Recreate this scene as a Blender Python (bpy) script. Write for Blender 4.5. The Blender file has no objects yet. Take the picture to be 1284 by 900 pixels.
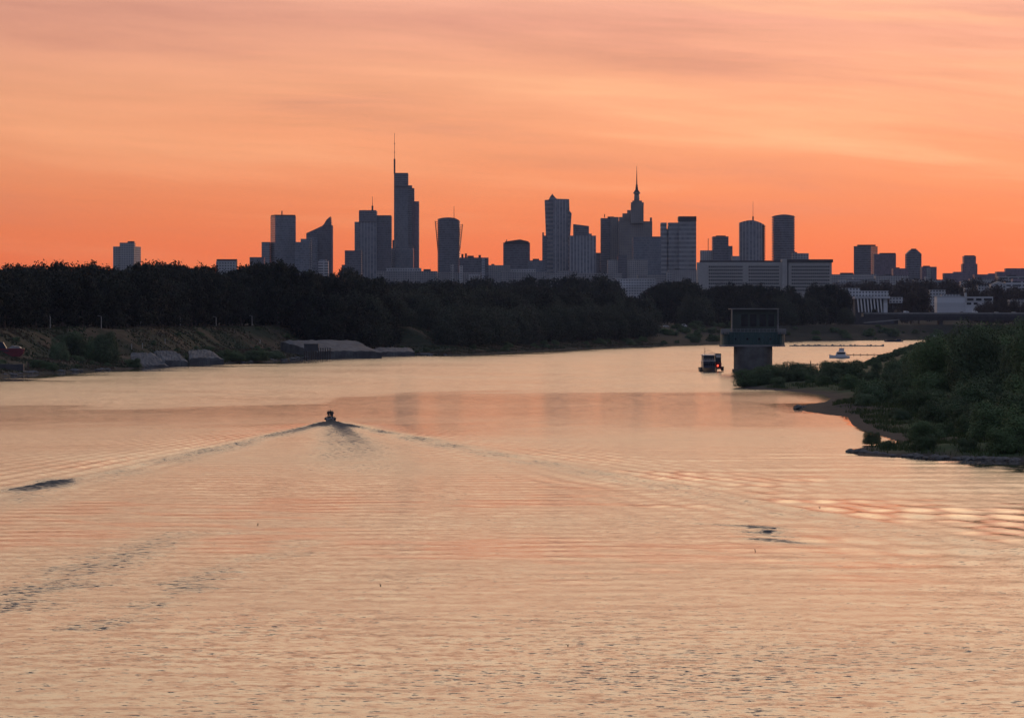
import bpy, math, random
import numpy as np
from mathutils import Vector

rng = np.random.default_rng(11)
random.seed(11)
scene = bpy.context.scene
C = scene.collection

# ------------------------------------------------------------------ layout
F = 4630.0          # focal length in photo pixels (photo is 1284 wide)
HOR = 395.0         # horizon row of the photo
CAM = 22.0          # eye height above the river (bridge deck)


def PX(x, d): return (x - 642.0) / F * d
def PZ(y, d): return CAM + (HOR - y) / F * d
def WD(y): return CAM * F / (y - HOR)          # distance of a point on the water
def shore(x, y): d = WD(y); return (PX(x, d), d)


def lin(r, g, b):
    f = lambda c: (c / 255 / 12.92) if c / 255 <= .04045 else ((c / 255 + .055) / 1.055) ** 2.4
    return (f(r), f(g), f(b), 1.0)


# ------------------------------------------------------------------ materials
def new_mat(name):
    m = bpy.data.materials.new(name); m.use_nodes = True
    nt = m.node_tree
    return m, nt, nt.nodes['Principled BSDF']


class N:
    """small node helper"""
    def __init__(s, nt): s.nt = nt
    def n(s, t, **k):
        o = s.nt.nodes.new(t)
        for a, b in k.items(): setattr(o, a, b)
        return o
    def l(s, a, b): s.nt.links.new(a, b)
    def val(s, sock, v):
        if hasattr(v, 'links') or isinstance(v, bpy.types.NodeSocket): s.l(v, sock)
        else: sock.default_value = v
    def math(s, op, a, b=0.0, c=0.0, clamp=False):
        o = s.n('ShaderNodeMath', operation=op); o.use_clamp = clamp
        s.val(o.inputs[0], a); s.val(o.inputs[1], b); s.val(o.inputs[2], c)
        return o.outputs[0]
    def mix(s, fac, a, b, blend='MIX'):
        o = s.n('ShaderNodeMix', data_type='RGBA', blend_type=blend)
        s.val(o.inputs['Factor'], fac)
        s.val(o.inputs[6], a); s.val(o.inputs[7], b)
        return o.outputs[2]
    def noise(s, vec, scale, detail=3, rough=.5):
        o = s.n('ShaderNodeTexNoise')
        if vec is not None: s.l(vec, o.inputs['Vector'])
        o.inputs['Scale'].default_value = scale; o.inputs['Detail'].default_value = detail
        o.inputs['Roughness'].default_value = rough
        return o
    def ss(s, v, a, b, lo=0., hi=1.):
        o = s.n('ShaderNodeMapRange', interpolation_type='SMOOTHSTEP')
        s.val(o.inputs['Value'], v); o.inputs['From Min'].default_value = a; o.inputs['From Max'].default_value = b
        o.inputs['To Min'].default_value = lo; o.inputs['To Max'].default_value = hi
        return o.outputs[0]
    def lr(s, v, a, b, lo=0., hi=1.):
        o = s.n('ShaderNodeMapRange'); s.val(o.inputs['Value'], v)
        o.inputs['From Min'].default_value = a; o.inputs['From Max'].default_value = b
        o.inputs['To Min'].default_value = lo; o.inputs['To Max'].default_value = hi
        return o.outputs[0]
    def ramp(s, fac, stops, interp='LINEAR'):
        o = s.n('ShaderNodeValToRGB'); s.l(fac, o.inputs[0])
        cr = o.color_ramp; cr.interpolation = interp
        while len(cr.elements) < len(stops): cr.elements.new(.5)
        for e, (p, c) in zip(cr.elements, stops): e.position = p; e.color = c
        return o.outputs[0]


MAT = {}


def simple(name, col, rough=.7, metal=0., var=.25, scale=.4):
    m, nt, b = new_mat(name); h = N(nt)
    tc = h.n('ShaderNodeTexCoord')
    nz = h.noise(tc.outputs['Object'], scale, 5)
    a = [c * (1 - var) for c in col[:3]] + [1]; d = [min(1, c * (1 + var)) for c in col[:3]] + [1]
    h.l(h.mix(h.lr(nz.outputs[0], .3, .7), a, d), b.inputs['Base Color'])
    h.l(h.lr(nz.outputs[0], .3, .7, rough * .85, min(1, rough * 1.1)), b.inputs['Roughness'])
    b.inputs['Metallic'].default_value = metal
    MAT[name] = m
    return m


def facade(name, wall, glass, fh=3.6, bay=3.0, zfill=.55, ufill=.75, rough_g=.15, var=.5, wall_rough=.6):
    """wall with storeys of glazing; windows vary one by one"""
    m, nt, b = new_mat(name); h = N(nt)
    tc = h.n('ShaderNodeTexCoord'); ge = h.n('ShaderNodeNewGeometry')
    sp = h.n('ShaderNodeSeparateXYZ'); h.l(tc.outputs['Object'], sp.inputs[0])
    sn = h.n('ShaderNodeSeparateXYZ'); h.l(ge.outputs['Normal'], sn.inputs[0])
    u = h.math('SUBTRACT', h.math('MULTIPLY', sp.outputs[0], sn.outputs[1]), h.math('MULTIPLY', sp.outputs[1], sn.outputs[0]))
    ub = h.math('DIVIDE', u, bay); zb = h.math('DIVIDE', sp.outputs[2], fh)
    fu = h.math('FRACT', ub); fz = h.math('FRACT', zb)
    mu = h.math('LESS_THAN', fu, ufill); mz = h.math('LESS_THAN', fz, zfill)
    blotch = h.noise(tc.outputs['Object'], .018, 3); side = h.math('LESS_THAN', h.math('ABSOLUTE', sn.outputs[2]), .5)
    mask = h.math('MULTIPLY', h.math('MULTIPLY', mu, mz), side)
    cv = h.n('ShaderNodeCombineXYZ'); h.l(h.math('FLOOR', ub), cv.inputs[0]); h.l(h.math('FLOOR', zb), cv.inputs[1])
    wn = h.n('ShaderNodeTexWhiteNoise', noise_dimensions='2D'); h.l(cv.outputs[0], wn.inputs[0])
    g = h.mix(h.math('MULTIPLY', wn.outputs[0], var), glass, [min(1, c * 2.2 + .03) for c in glass[:3]] + [1])
    nz = h.noise(tc.outputs['Object'], .05, 4)
    w = h.mix(h.lr(nz.outputs[0], .3, .7), [c * .8 for c in wall[:3]] + [1], [c * 1.15 for c in wall[:3]] + [1])
    oi = h.n('ShaderNodeObjectInfo'); tone = h.n('ShaderNodeVectorMath', operation='SCALE'); h.l(w, tone.inputs[0]); h.l(h.lr(oi.outputs['Random'], 0, 1, .85, 1.45), tone.inputs[3]); w = tone.outputs[0]
    w = h.mix(h.lr(blotch.outputs[0], .35, .65, 0, .4), w, g)
    h.l(h.mix(mask, w, g), b.inputs['Base Color'])
    h.l(h.lr(mask, 0, 1, wall_rough, rough_g), b.inputs['Roughness'])
    MAT[name] = m
    return m


facade('curtain_wall_blue', (0.210, 0.235, 0.265, 1), (0.100, 0.115, 0.135, 1), 3.8, 1.8, .8, .85, .12)
facade('curtain_wall_dark', (0.155, 0.165, 0.185, 1), (0.075, 0.080, 0.095, 1), 3.8, 2.2, .7, .9, .12)
facade('curtain_wall_pale', (0.340, 0.360, 0.385, 1), (0.130, 0.145, 0.165, 1), 3.9, 2.6, .6, .8, .15)
facade('panel_block', (0.360, 0.355, 0.350, 1), (0.090, 0.095, 0.105, 1), 3.0, 3.2, .5, .6, .25)
facade('stone_tower', (0.270, 0.255, 0.240, 1), (0.100, 0.100, 0.105, 1), 4.2, 3.5, .6, .45, .3)
facade('banded_tower', (0.300, 0.310, 0.320, 1), (0.130, 0.140, 0.155, 1), 7.2, 4.0, .55, .96, .2)
facade('ribbed_tower', (0.280, 0.295, 0.315, 1), (0.130, 0.140, 0.160, 1), 3.7, 5.4, .97, .6, .2)
facade('violet_glass', (0.200, 0.165, 0.195, 1), (0.130, 0.105, 0.130, 1), 3.8, 2.2, .7, .8, .4)
facade('white_block', (.46, .47, .48, 1), (.05, .055, .06, 1), 3.4, 3.4, .5, .55, .3)
facade('white_wall', (.50, .51, .52, 1), (.42, .43, .44, 1), 5, 40, .96, .99, .6)
facade('ribbon_wall', (.46, .46, .47, 1), (.03, .035, .04, 1), 4.2, 12, .42, .85, .3)
simple('roof_dark', (.05, .05, .055, 1), .7)
simple('steel_dark', (.06, .06, .065, 1), .45, .6)
simple('steel_pale', (.35, .35, .36, 1), .45, .5)
simple('concrete', (.27, .26, .25, 1), .85, 0, .2, .3)
simple('concrete_dark', (.075, .075, .08, 1), .85, 0, .25, .3)
simple('concrete_pale', (.42, .41, .39, 1), .85, 0, .15, .5)
simple('teal_steel', (.045, .10, .10, 1), .55, 0, .2, .4)
simple('concrete_pier', (.115, .115, .11, 1), .9, 0, .45, .25)
simple('dark_green_panel', (.045, .065, .055, 1), .6, 0, .3, .3)
simple('dark_glass', (.02, .022, .026, 1), .1)
simple('white_paint', (.75, .75, .74, 1), .4, 0, .06, 1.)
simple('navy_paint', (.02, .03, .06, 1), .4, 0, .2, .5)
simple('red_paint', (.16, .018, .03, 1), .35, 0, .15, .8)
simple('black_rubber', (.02, .02, .02, 1), .6)
simple('dark_wood', (.07, .055, .045, 1), .85, 0, .3, .8)
simple('driftwood', (.22, .19, .16, 1), .85, 0, .25, 1.)
simple('rock_grey', (.12, .115, .105, 1), .9, 0, .35, .8)
simple('bark', (.07, .055, .045, 1), .9, 0, .3, 1.)
simple('skin_tone', (.42, .26, .19, 1), .6, 0, .08, 3.)
simple('cloth_dark', (.025, .028, .04, 1), .85, 0, .2, 2.)
simple('cloth_grey', (.08, .08, .085, 1), .85, 0, .2, 2.)
simple('cloth_olive', (.05, .055, .035, 1), .85, 0, .2, 2.)
simple('hair_brown', (.03, .02, .015, 1), .7, 0, .2, 5.)
simple('feather_dark', (.025, .025, .03, 1), .6, 0, .3, 9.)
simple('silver_paint', (.4, .41, .42, 1), .3, .5, .05)
simple('grey_paint', (.15, .155, .16, 1), .3, .3, .05)
simple('bluegrey_paint', (.06, .08, .13, 1), .3, .3, .05)


def glow(name, col, s):
    m, nt, b = new_mat(name)
    b.inputs['Base Color'].default_value = col
    b.inputs['Emission Color'].default_value = col
    b.inputs['Emission Strength'].default_value = s
    MAT[name] = m


glow('red_lamp', (1., .08, .04, 1), 3.0)
glow('warm_lamp', (1., .75, .5, 1), 1.2)


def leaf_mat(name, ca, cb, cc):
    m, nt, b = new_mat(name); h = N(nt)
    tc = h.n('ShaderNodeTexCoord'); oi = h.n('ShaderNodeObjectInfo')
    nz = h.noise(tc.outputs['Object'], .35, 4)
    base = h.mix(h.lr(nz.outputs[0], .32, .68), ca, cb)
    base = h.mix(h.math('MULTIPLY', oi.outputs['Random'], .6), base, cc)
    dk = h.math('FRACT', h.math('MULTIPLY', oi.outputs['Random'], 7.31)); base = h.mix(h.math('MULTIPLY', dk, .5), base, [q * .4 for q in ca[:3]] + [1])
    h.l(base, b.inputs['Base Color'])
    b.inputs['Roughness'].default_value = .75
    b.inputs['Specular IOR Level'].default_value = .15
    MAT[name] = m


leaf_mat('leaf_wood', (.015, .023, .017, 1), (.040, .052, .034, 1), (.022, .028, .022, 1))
leaf_mat('leaf_willow', (.045, .06, .040, 1), (.085, .105, .065, 1), (.06, .065, .05, 1))
leaf_mat('leaf_bush', (.075, .112, .055, 1), (.165, .225, .125, 1), (.10, .17, .055, 1))
leaf_mat('leaf_russet', (.055, .042, .034, 1), (.075, .058, .042, 1), (.06, .05, .04, 1))


# ------------------------------------------------------------------ mesh tools
class MB:
    def __init__(s): s.v = []; s.f = []
    def add(s, vs, fs):
        k = len(s.v); s.v += [tuple(p) for p in vs]; s.f += [tuple(i + k for i in f) for f in fs]; return s
    def box(s, x0, x1, y0, y1, z0, z1):
        v = [(x0, y0, z0), (x1, y0, z0), (x1, y1, z0), (x0, y1, z0), (x0, y0, z1), (x1, y0, z1), (x1, y1, z1), (x0, y1, z1)]
        return s.add(v, [(3, 2, 1, 0), (4, 5, 6, 7), (0, 1, 5, 4), (1, 2, 6, 5), (2, 3, 7, 6), (3, 0, 4, 7)])
    def prism(s, poly, z0, z1):
        """counter-clockwise footprint; z1 a number or a function of x"""
        n = len(poly); top = z1 if callable(z1) else (lambda x, y: z1)
        v = [(x, y, z0) for x, y in poly] + [(x, y, top(x, y)) for x, y in poly]
        f = [tuple(range(n - 1, -1, -1)), tuple(range(n, 2 * n))]
        f += [(i, (i + 1) % n, n + (i + 1) % n, n + i) for i in range(n)]
        return s.add(v, f)
    def extrude(s, prof, y0, y1):
        """profile in x,z (counter-clockwise seen from -y) pushed along y"""
        n = len(prof)
        v = [(x, y0, z) for x, z in prof] + [(x, y1, z) for x, z in prof]
        f = [tuple(range(n)), tuple(range(2 * n - 1, n - 1, -1))]
        f += [((i + 1) % n, i, n + i, n + (i + 1) % n) for i in range(n)]
        return s.add(v, f)
    def tube(s, pts, rad, n=6):
        k = len(s.v); pts = [Vector(p) for p in pts]
        if not hasattr(rad, '__len__'): rad = [rad] * len(pts)
        for i, p in enumerate(pts):
            t = (pts[min(i + 1, len(pts) - 1)] - pts[max(i - 1, 0)]).normalized()
            a = t.orthogonal().normalized(); b = t.cross(a)
            for j in range(n):
                q = p + (a * math.cos(2 * math.pi * j / n) + b * math.sin(2 * math.pi * j / n)) * rad[i]
                s.v.append(tuple(q))
        for i in range(len(pts) - 1):
            for j in range(n):
                s.f.append((k + i * n + j, k + i * n + (j + 1) % n, k + (i + 1) * n + (j + 1) % n, k + (i + 1) * n + j))
        s.f.append(tuple(k + j for j in range(n - 1, -1, -1)))
        s.f.append(tuple(k + (len(pts) - 1) * n + j for j in range(n)))
        return s
    def rings(s, rings):
        """closed rings of equal length joined into one skin with capped ends"""
        k = len(s.v); n = len(rings[0])
        for r in rings: s.v += [tuple(p) for p in r]
        for i in range(len(rings) - 1):
            for j in range(n):
                s.f.append((k + i * n + j, k + i * n + (j + 1) % n, k + (i + 1) * n + (j + 1) % n, k + (i + 1) * n + j))
        s.f.append(tuple(k + j for j in range(n - 1, -1, -1)))
        s.f.append(tuple(k + (len(rings) - 1) * n + j for j in range(n)))
        return s
    def build(s, name, mat, parent=None, smooth=False, origin=None):
        me = bpy.data.meshes.new(name)
        o0 = Vector(origin) if origin is not None else (root_loc(parent) if parent else Vector((0, 0, 0)))
        me.from_pydata([tuple(Vector(p) - o0) for p in s.v], [], s.f)
        me.materials.append(MAT[mat] if isinstance(mat, str) else mat)
        if smooth: me.polygons.foreach_set('use_smooth', [True] * len(me.polygons))
        me.update()
        o = bpy.data.objects.new(name, me); C.objects.link(o)
        if parent: o.parent = parent
        elif origin is not None: o.location = o0
        return o


def root_loc(o):
    while o.parent: o = o.parent
    return Vector(o.location)


def tag(o, label=None, cat=None, group=None, kind=None):
    if label: o['label'] = label
    if cat: o['category'] = cat
    if group: o['group'] = group
    if kind: o['kind'] = kind
    return o


def thing(name, label, cat, loc=(0, 0, 0), group=None):
    o = bpy.data.objects.new(name, None); C.objects.link(o); o.location = loc
    o.empty_display_size = .5
    return tag(o, label, cat, group)


def dup(root, loc, rz=0., sc=1., label=None, group=None, mats=None):
    def cp(o, parent):
        c = o.copy(); C.objects.link(c)
        if parent is not None: c.parent = parent
        for ch in [q for q in o.children]: cp(ch, c)
        return c
    r = cp(root, None); r.location = loc; r.rotation_euler = (0, 0, rz)
    r.scale = (sc, sc, sc) if not hasattr(sc, '__len__') else sc
    tag(r, label, None, group)
    return r


def np_mesh(name, V, Q, mat, smooth=False):
    """numpy quads -> mesh datablock"""
    me = bpy.data.meshes.new(name)
    me.vertices.add(len(V)); me.vertices.foreach_set('co', np.asarray(V, np.float32).ravel())
    nq = len(Q); k = Q.shape[1]
    me.loops.add(nq * k); me.loops.foreach_set('vertex_index', np.asarray(Q, np.int32).ravel())
    me.polygons.add(nq); me.polygons.foreach_set('loop_start', np.arange(0, nq * k, k, dtype=np.int32))
    me.polygons.foreach_set('loop_total', np.full(nq, k, np.int32))
    me.polygons.foreach_set('use_smooth', np.full(nq, smooth, bool))
    me.materials.append(MAT[mat] if isinstance(mat, str) else mat)
    me.update(calc_edges=True)
    return me


def sstep(a, b, x):
    t = np.clip((x - a) / (b - a), 0, 1); return t * t * (3 - 2 * t)


def wob(x, y, seed, scales):
    """smooth pseudo-noise, sum of rotated sines"""
    r = np.random.default_rng(seed); o = np.zeros_like(x, dtype=float)
    for L, a in scales:
        for _ in range(4):
            t = r.uniform(0, 2 * np.pi); p = r.uniform(0, 6.28); k = 2 * np.pi / (L * r.uniform(.7, 1.4))
            o += a / 2 * np.sin((x * np.cos(t) + y * np.sin(t)) * k + p)
    return o


def seg_dist(P, A, B):
    d = B - A; t = np.clip(((P - A) @ d) / (d @ d), 0, 1)
    return np.hypot(*(P - (A + t[:, None] * d)).T)


def poly_sd(P, poly, closed_inside):
    """signed distance to a shoreline: positive inland. poly: closed land outline; only its first closed_inside edges are shore"""
    pl = np.array(poly, float); n = len(pl)
    d = np.full(len(P), 1e9)
    for i in range(closed_inside): d = np.minimum(d, seg_dist(P, pl[i], pl[(i + 1) % n]))
    ins = np.zeros(len(P), bool)
    for i in range(n):
        x0, y0 = pl[i]; x1, y1 = pl[(i + 1) % n]
        c = ((y0 > P[:, 1]) != (y1 > P[:, 1])) & (P[:, 0] < (x1 - x0) * (P[:, 1] - y0) / (y1 - y0 + 1e-12) + x0)
        ins ^= c
    return np.where(ins, d, -d)


# ------------------------------------------------------------------ land
LEFT = [(-215, 1150), shore(-40, 477), shore(35, 469), shore(95, 466), shore(150, 464), shore(190, 460), shore(230, 457), shore(285, 456),
        shore(345, 453), shore(385, 449), shore(430, 447), shore(520, 444), shore(560, 446), shore(600, 445),
        shore(660, 441), shore(740, 437), shore(800, 435), shore(850, 433), shore(900, 431.5), shore(985, 427.5), shore(1100, 426.5), shore(1200, 425.5),
        (560, 3420), (900, 3600), (1600, 3700)]
LEFT_N = len(LEFT) - 1
LEFT += [(1600, 9000), (-1600, 9000), (-1600, 1150)]
RIGHT = [(900, 470), (100, 540), shore(1284, 579), shore(1240, 577), shore(1200, 577), shore(1160, 574), shore(1120, 573), shore(1085, 571), shore(1066, 567), shore(1070, 563), shore(1098, 560),
         shore(1128, 554), shore(1105, 546), shore(1084, 541), shore(1068, 532), shore(1062, 522), shore(1035, 519), shore(1012, 516), shore(1000, 513), shore(1006, 508),
         shore(1032, 505), shore(1042, 500), shore(1030, 494), shore(985, 490), shore(935, 487), shore(928, 485),
         (72, 1165), (88, 1215), (102, 1275), (118, 1380), (160, 1700), (240, 2300), (322, 2900), (440, 3300), (900, 3340)]
RIGHT_N = len(RIGHT) - 1


def left_z(X, Y, s=None):
    X = np.asarray(X, float); Y = np.asarray(Y, float)
    if s is None: s = poly_sd(np.stack([X.ravel(), Y.ravel()], 1), LEFT, LEFT_N).reshape(X.shape)
    crest = 16 - 7 * sstep(2100, 2350, Y) + 4 * sstep(2700, 3100, Y)
    mid = 4 + 1.5 * sstep(2300, 2600, Y)
    z = np.where(s < 0, np.maximum(s * .2, -1.6), 0)
    z = z + 1.0 * sstep(0, 5, s) + (mid - 1.0) * sstep(5, 34, s) + (crest - mid) * sstep(34, 60, s)
    z = z + (30 - crest) * sstep(520, 1300, s)
    z = z + (wob(X, Y, 3, [(60, .35), (23, .18), (11, .1)])) * sstep(1, 12, s)
    return z


def right_z(X, Y, s=None):
    X = np.asarray(X, float); Y = np.asarray(Y, float)
    if s is None: s = poly_sd(np.stack([X.ravel(), Y.ravel()], 1), RIGHT, RIGHT_N).reshape(X.shape)
    z = np.where(s < 0, np.maximum(s * .15, -1.6), 0)
    z = z + .35 * sstep(0, 2, s) + 1.2 * sstep(2, 14, s) + 2.0 * sstep(14, 60, s) + 2.5 * sstep(60, 140, s)
    z = z + wob(X, Y, 8, [(30, .25), (9, .13), (4, .06)]) * sstep(.5, 8, s)
    return z


def grid_mesh(name, xs, ys, zf, mat, smooth=True):
    X, Y = np.meshgrid(xs, ys)
    Z = zf(X, Y)
    V = np.stack([X.ravel(), Y.ravel(), Z.ravel()], 1)
    nx, ny = len(xs), len(ys)
    i = (np.arange(ny - 1)[:, None] * nx + np.arange(nx - 1)).ravel()
    Q = np.stack([i, i + 1, i + nx + 1, i + nx], 1)
    return V, Q


def ground_mat(name, dry, green, earth, mix_scale):
    m, nt, b = new_mat(name); h = N(nt)
    ge = h.n('ShaderNodeNewGeometry')
    a = h.noise(ge.outputs['Position'], mix_scale, 6, .6); c = h.noise(ge.outputs['Position'], mix_scale * 9, 4)
    k = h.mix(h.ss(a.outputs[0], .42, .58), dry, green)
    at = h.n('ShaderNodeAttribute', attribute_name='bare')
    k = h.mix(at.outputs['Fac'], k, earth)
    k = h.mix(h.lr(c.outputs[0], .3, .7, 0, .5), k, [q * .45 for q in earth[:3]] + [1])
    h.l(k, b.inputs['Base Color']); b.inputs['Roughness'].default_value = .95
    b.inputs['Specular IOR Level'].default_value = .1
    MAT[name] = m


ground_mat('levee_ground', (.11, .085, .055, 1), (.04, .052, .03, 1), (.028, .032, .026, 1), .03)
ground_mat('island_ground', (.09, .09, .055, 1), (.06, .095, .04, 1), (.062, .056, .052, 1), .06)
ground_mat('bed_ground', (.08, .07, .055, 1), (.06, .055, .045, 1), (.08, .07, .06, 1), .01)


def add_float_attr(me, name, vals):
    a = me.attributes.new(name, 'FLOAT', 'POINT'); a.data.foreach_set('value', np.asarray(vals, np.float32))


xs = np.concatenate([np.arange(-1500, -420, 40), np.arange(-420, 520, 5.), np.arange(520, 1500, 40)])
ys = np.concatenate([np.arange(1160, 3500, 6.), np.arange(3500, 8200, 60)])
V, Q = grid_mesh('left_bank', xs, ys, left_z, 'levee_ground')
me = np_mesh('riverbank', V, Q, 'levee_ground', True)
s_ = poly_sd(V[:, :2], LEFT, LEFT_N)
add_float_attr(me, 'bare', np.clip(1 - sstep(3, 12, s_) + .6 * sstep(90, 200, s_) + .85 * sstep(2450, 2750, V[:, 1]), 0, 1))
o = bpy.data.objects.new('riverbank', me); C.objects.link(o); tag(o, 'grassy river bank rising to the levee and city terrace', 'river bank', kind='structure')

xs = np.concatenate([np.arange(44, 160, 1.0), np.arange(160, 900, 20)])
ys = np.concatenate([np.arange(500, 1250, 1.5), np.arange(1250, 3340, 20)])
V, Q = grid_mesh('right_bank', xs, ys, right_z, 'island_ground')
me = np_mesh('island_ground', V, Q, 'island_ground', True)
s_ = poly_sd(V[:, :2], RIGHT, RIGHT_N)
sand = np.clip(1 - sstep(2, 7, s_), 0, 1)
sand = np.maximum(sand, (1 - sstep(10, 22, np.hypot(V[:, 0] - 74, (V[:, 1] - 900) * .14))))
add_float_attr(me, 'bare', sand)
o = bpy.data.objects.new('ground', me); C.objects.link(o); tag(o, 'low bushy river island with a sandy shore', 'ground', kind='structure')

mb = MB(); mb.add([(-1900, -60, -2.2), (1900, -60, -2.2), (1900, 8600, -2.2), (-1900, 8600, -2.2)], [(0, 1, 2, 3)])
tag(mb.build('river_bed', 'bed_ground'), 'river bed under the water', 'ground', kind='structure')

# ------------------------------------------------------------------ water
BOAT = np.array([PX(414, WD(528.5)), WD(528.5)])


def water_h(X, Y):
    h = np.zeros_like(X); ruf = np.full_like(X, .42); wash = np.zeros_like(X)
    for side, ang in ((1, math.radians(11.6)), (-1, math.radians(4.6))):
        v = np.array([math.sin(ang) * side, -math.cos(ang)]); n = np.array([math.cos(ang) * side, math.sin(ang)])
        dx = X - BOAT[0]; dy = Y - BOAT[1]
        r = dx * v[0] + dy * v[1]; u = dx * n[0] + dy * n[1]
        u = u + wob(X, Y, 40 + side, [(70, .5), (25, .2)]) * np.clip(r / 150, 0, 1)
        rp = np.maximum(r, 0.)
        lam = 1.5 + .0085 * rp
        outer = u > 0
        env = np.where(outer, np.exp(-np.abs(u / (4.2 * lam + .03 * rp)) ** 1.6), np.exp(-(u / ((3.5 if side > 0 else 1.6) * lam)) ** 2))
        amp = (.15 if side > 0 else .20) * env * sstep(0, 25, r) * np.exp(-rp / 700)
        grp = .75 + .35 * wob(X, Y, 60 + side, [(55, 1.)])
        h += amp * grp * np.cos(2 * np.pi * u / lam)
        ruf *= 1 - .5 * np.where(outer, env, 0) * sstep(0, 25, r) * np.exp(-rp / 600)
        # the breaking lip close behind the boat
        lip = np.exp(-((u + .3) / (.55 + .004 * rp)) ** 2) * sstep(0, 4, r) * np.exp(-rp / 150)
        h += .26 * lip * (1 + .35 * np.sin(r / 1.9 + 2 * np.sin(r / 7.)))
        arm = np.exp(-((u + .4 + .008 * rp) / (1.1 + .014 * rp)) ** 2) * sstep(0, 6, r)
        wash += arm * (.62 * np.exp(-rp / 230) + .6 * np.exp(-rp / 40)) * np.clip(.85 + .3 * wob(X, Y, 70 + side, [(30, 1.)]), .3, 1.4)
        ruf += .5 * arm * np.exp(-rp / 260)
        # inside wash, long shallow crests running behind the boat
        h += .018 * np.where(outer, 0, 1 - np.exp(-(u / 2.) ** 2)) * sstep(20, 120, r) * np.cos(2 * np.pi * (rp + .35 * np.abs(u)) / 7.5 + 1.2 * wob(X, Y, 5, [(40, 1.)])) * np.exp(-rp / 420)
    ax = np.array([.066, -.998]); pn = np.array([.998, .066])
    r = (X - BOAT[0]) * ax[0] + (Y - BOAT[1]) * ax[1]; u = (X - BOAT[0]) * pn[0] + (Y - BOAT[1]) * pn[1]
    wake = np.exp(-np.abs(u / (2.2 + .026 * np.maximum(r, 0))) ** 3) * sstep(0, 12, r) * (1 - sstep(170, 330, r))
    ruf += .7 * wake; wash += .55 * wake * np.exp(-np.maximum(r, 0) / 150)
    for off, gain in ((.6, 1.), (-1.6, .4), (2.8, .4)):    # streaks of the screw's wash
        g = np.exp(-((u - off * (1 + r / 22)) / (.6 + .02 * np.maximum(r, 0))) ** 2) * sstep(1, 4, r) * np.exp(-np.maximum(r, 0) / 60)
        h += .2 * gain * g; wash += gain * g
    h += .20 * np.exp(-(u / 1.1) ** 2) * np.exp(-((r - 3) / 2.5) ** 2)
    # ruffled lanes at the lower left and scattered cat's-paws
    for (a, b, w, g) in ((shore(-10, 765), shore(225, 668), 3.0, .75), (shore(120, 790), shore(240, 735), 1.6, .6), (shore(215, 735), shore(395, 678), 2.0, .6)):
        d = seg_dist(np.stack([X.ravel(), Y.ravel()], 1), np.array(a), np.array(b)).reshape(X.shape)
        d = d + 1.3 * wob(X, Y, 9, [(14, 1.), (5, .6)])
        g2 = g * np.exp(-(np.maximum(d, 0) / w) ** 2); ruf += g2; wash += .2 * g2
    ruf += .22 * np.clip(wob(X, Y, 21, [(60, 1.), (22, .7), (9, .4)]), -.8, 1.2) * sstep(640, 420, Y)
    ruf += .35 * sstep(330, 210, Y)
    # two steep humps over sunken stones
    for (px_, py_, hh, wx, wy) in ((38, 611, .26, 1.6, 1.2), (52, 608.5, .38, 1.1, 1.0), (66, 606.2, .40, 1.2, 1.0), (82, 603.5, .24, 1.5, 1.2), (60, 603, .2, 1.8, 1.0), (18, 613.5, .2, 2.2, 1.4), (78, 609, .22, 1.6, 1.2)):
        hx, hy = shore(px_, py_); g = np.exp(-((X - hx) / wx) ** 2 - ((Y - hy) / wy) ** 2); h += .8 * hh * g; wash += .35 * np.exp(-((X - hx) / wx) ** 2 - ((Y - hy) / 9.) ** 2)
    for (px_, py_, hh, wx, wy) in ((957, 662, .17, 1.7, 1.0), (966, 666, .22, 1.0, .8), (952, 667.5, .16, 1.5, .9), (972, 672.5, .13, 2.0, 1.0), (962, 676, .08, 2.2, 1.1), (985, 679, .08, 2.6, 1.2), (935, 659, .08, 2.5, 1.2)):
        hx, hy = shore(px_, py_); sk = Y - hy + .9 * (X - hx); g = np.exp(-((X - hx) / wx) ** 2 - (sk / wy) ** 2); h += .8 * hh * g; wash += .5 * np.exp(-((X - hx) / (wx * 1.3)) ** 2 - (sk / 2.) ** 2)
    # soft random chop
    r2 = np.random.default_rng(31); chop = np.zeros_like(X)
    for q in range(30):
        L = 1.9 * (6. / 1.9) ** r2.random(); th = r2.normal(0, 1.2); kk = 2 * np.pi / L
        chop += 0.0009 * L ** .8 * np.sin(kk * (X * np.sin(th) + Y * np.cos(th)) + r2.uniform(0, 6.28))
    h += chop * np.clip(.25 + .75 * ruf, 0, 1.6)
    # broad wind ripples reaching the island
    h += .045 * (1 + .7 * np.clip(wob(X, Y, 16, [(45, 1.), (18, .6)]), -1, 1)) * np.sin(2 * np.pi * (Y * .985 + X * .17 + wob(X, Y, 15, [(80, 1.6)])) / 15.) * sstep(5, 45, X) * sstep(640, 540, Y) * sstep(250, 330, Y)
    # glassy belt behind the boat, wind beyond it
    yb = 905 + 165 * sstep(-62, -34, X)
    yb = yb + 14 * wob(X, Y, 90, [(50, 1.), (17, .5)])
    calm = sstep(610, 790, Y + 25 * wob(X, Y, 91, [(60, .7), (20, .4)])) * (1 - sstep(yb - 22, yb + 14, Y))
    h *= 1 - .6 * calm * (1 - np.exp(-((X - BOAT[0]) / 30) ** 2))
    far = sstep(yb - 16, yb + 22, Y)
    ruf = ruf * (1 - .44 * calm) + .28 * far
    P2 = np.stack([X.ravel(), Y.ravel()], 1)
    dl = -poly_sd(P2, LEFT, LEFT_N).reshape(X.shape); dr = -poly_sd(P2, RIGHT, RIGHT_N).reshape(X.shape)
    wl = np.maximum(30 + 15 * wob(X, Y, 55, [(45, 1.), (14, .9)]), 17)
    lee = 1 - sstep(.55 * wl, 1.5 * wl, dl)
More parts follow.
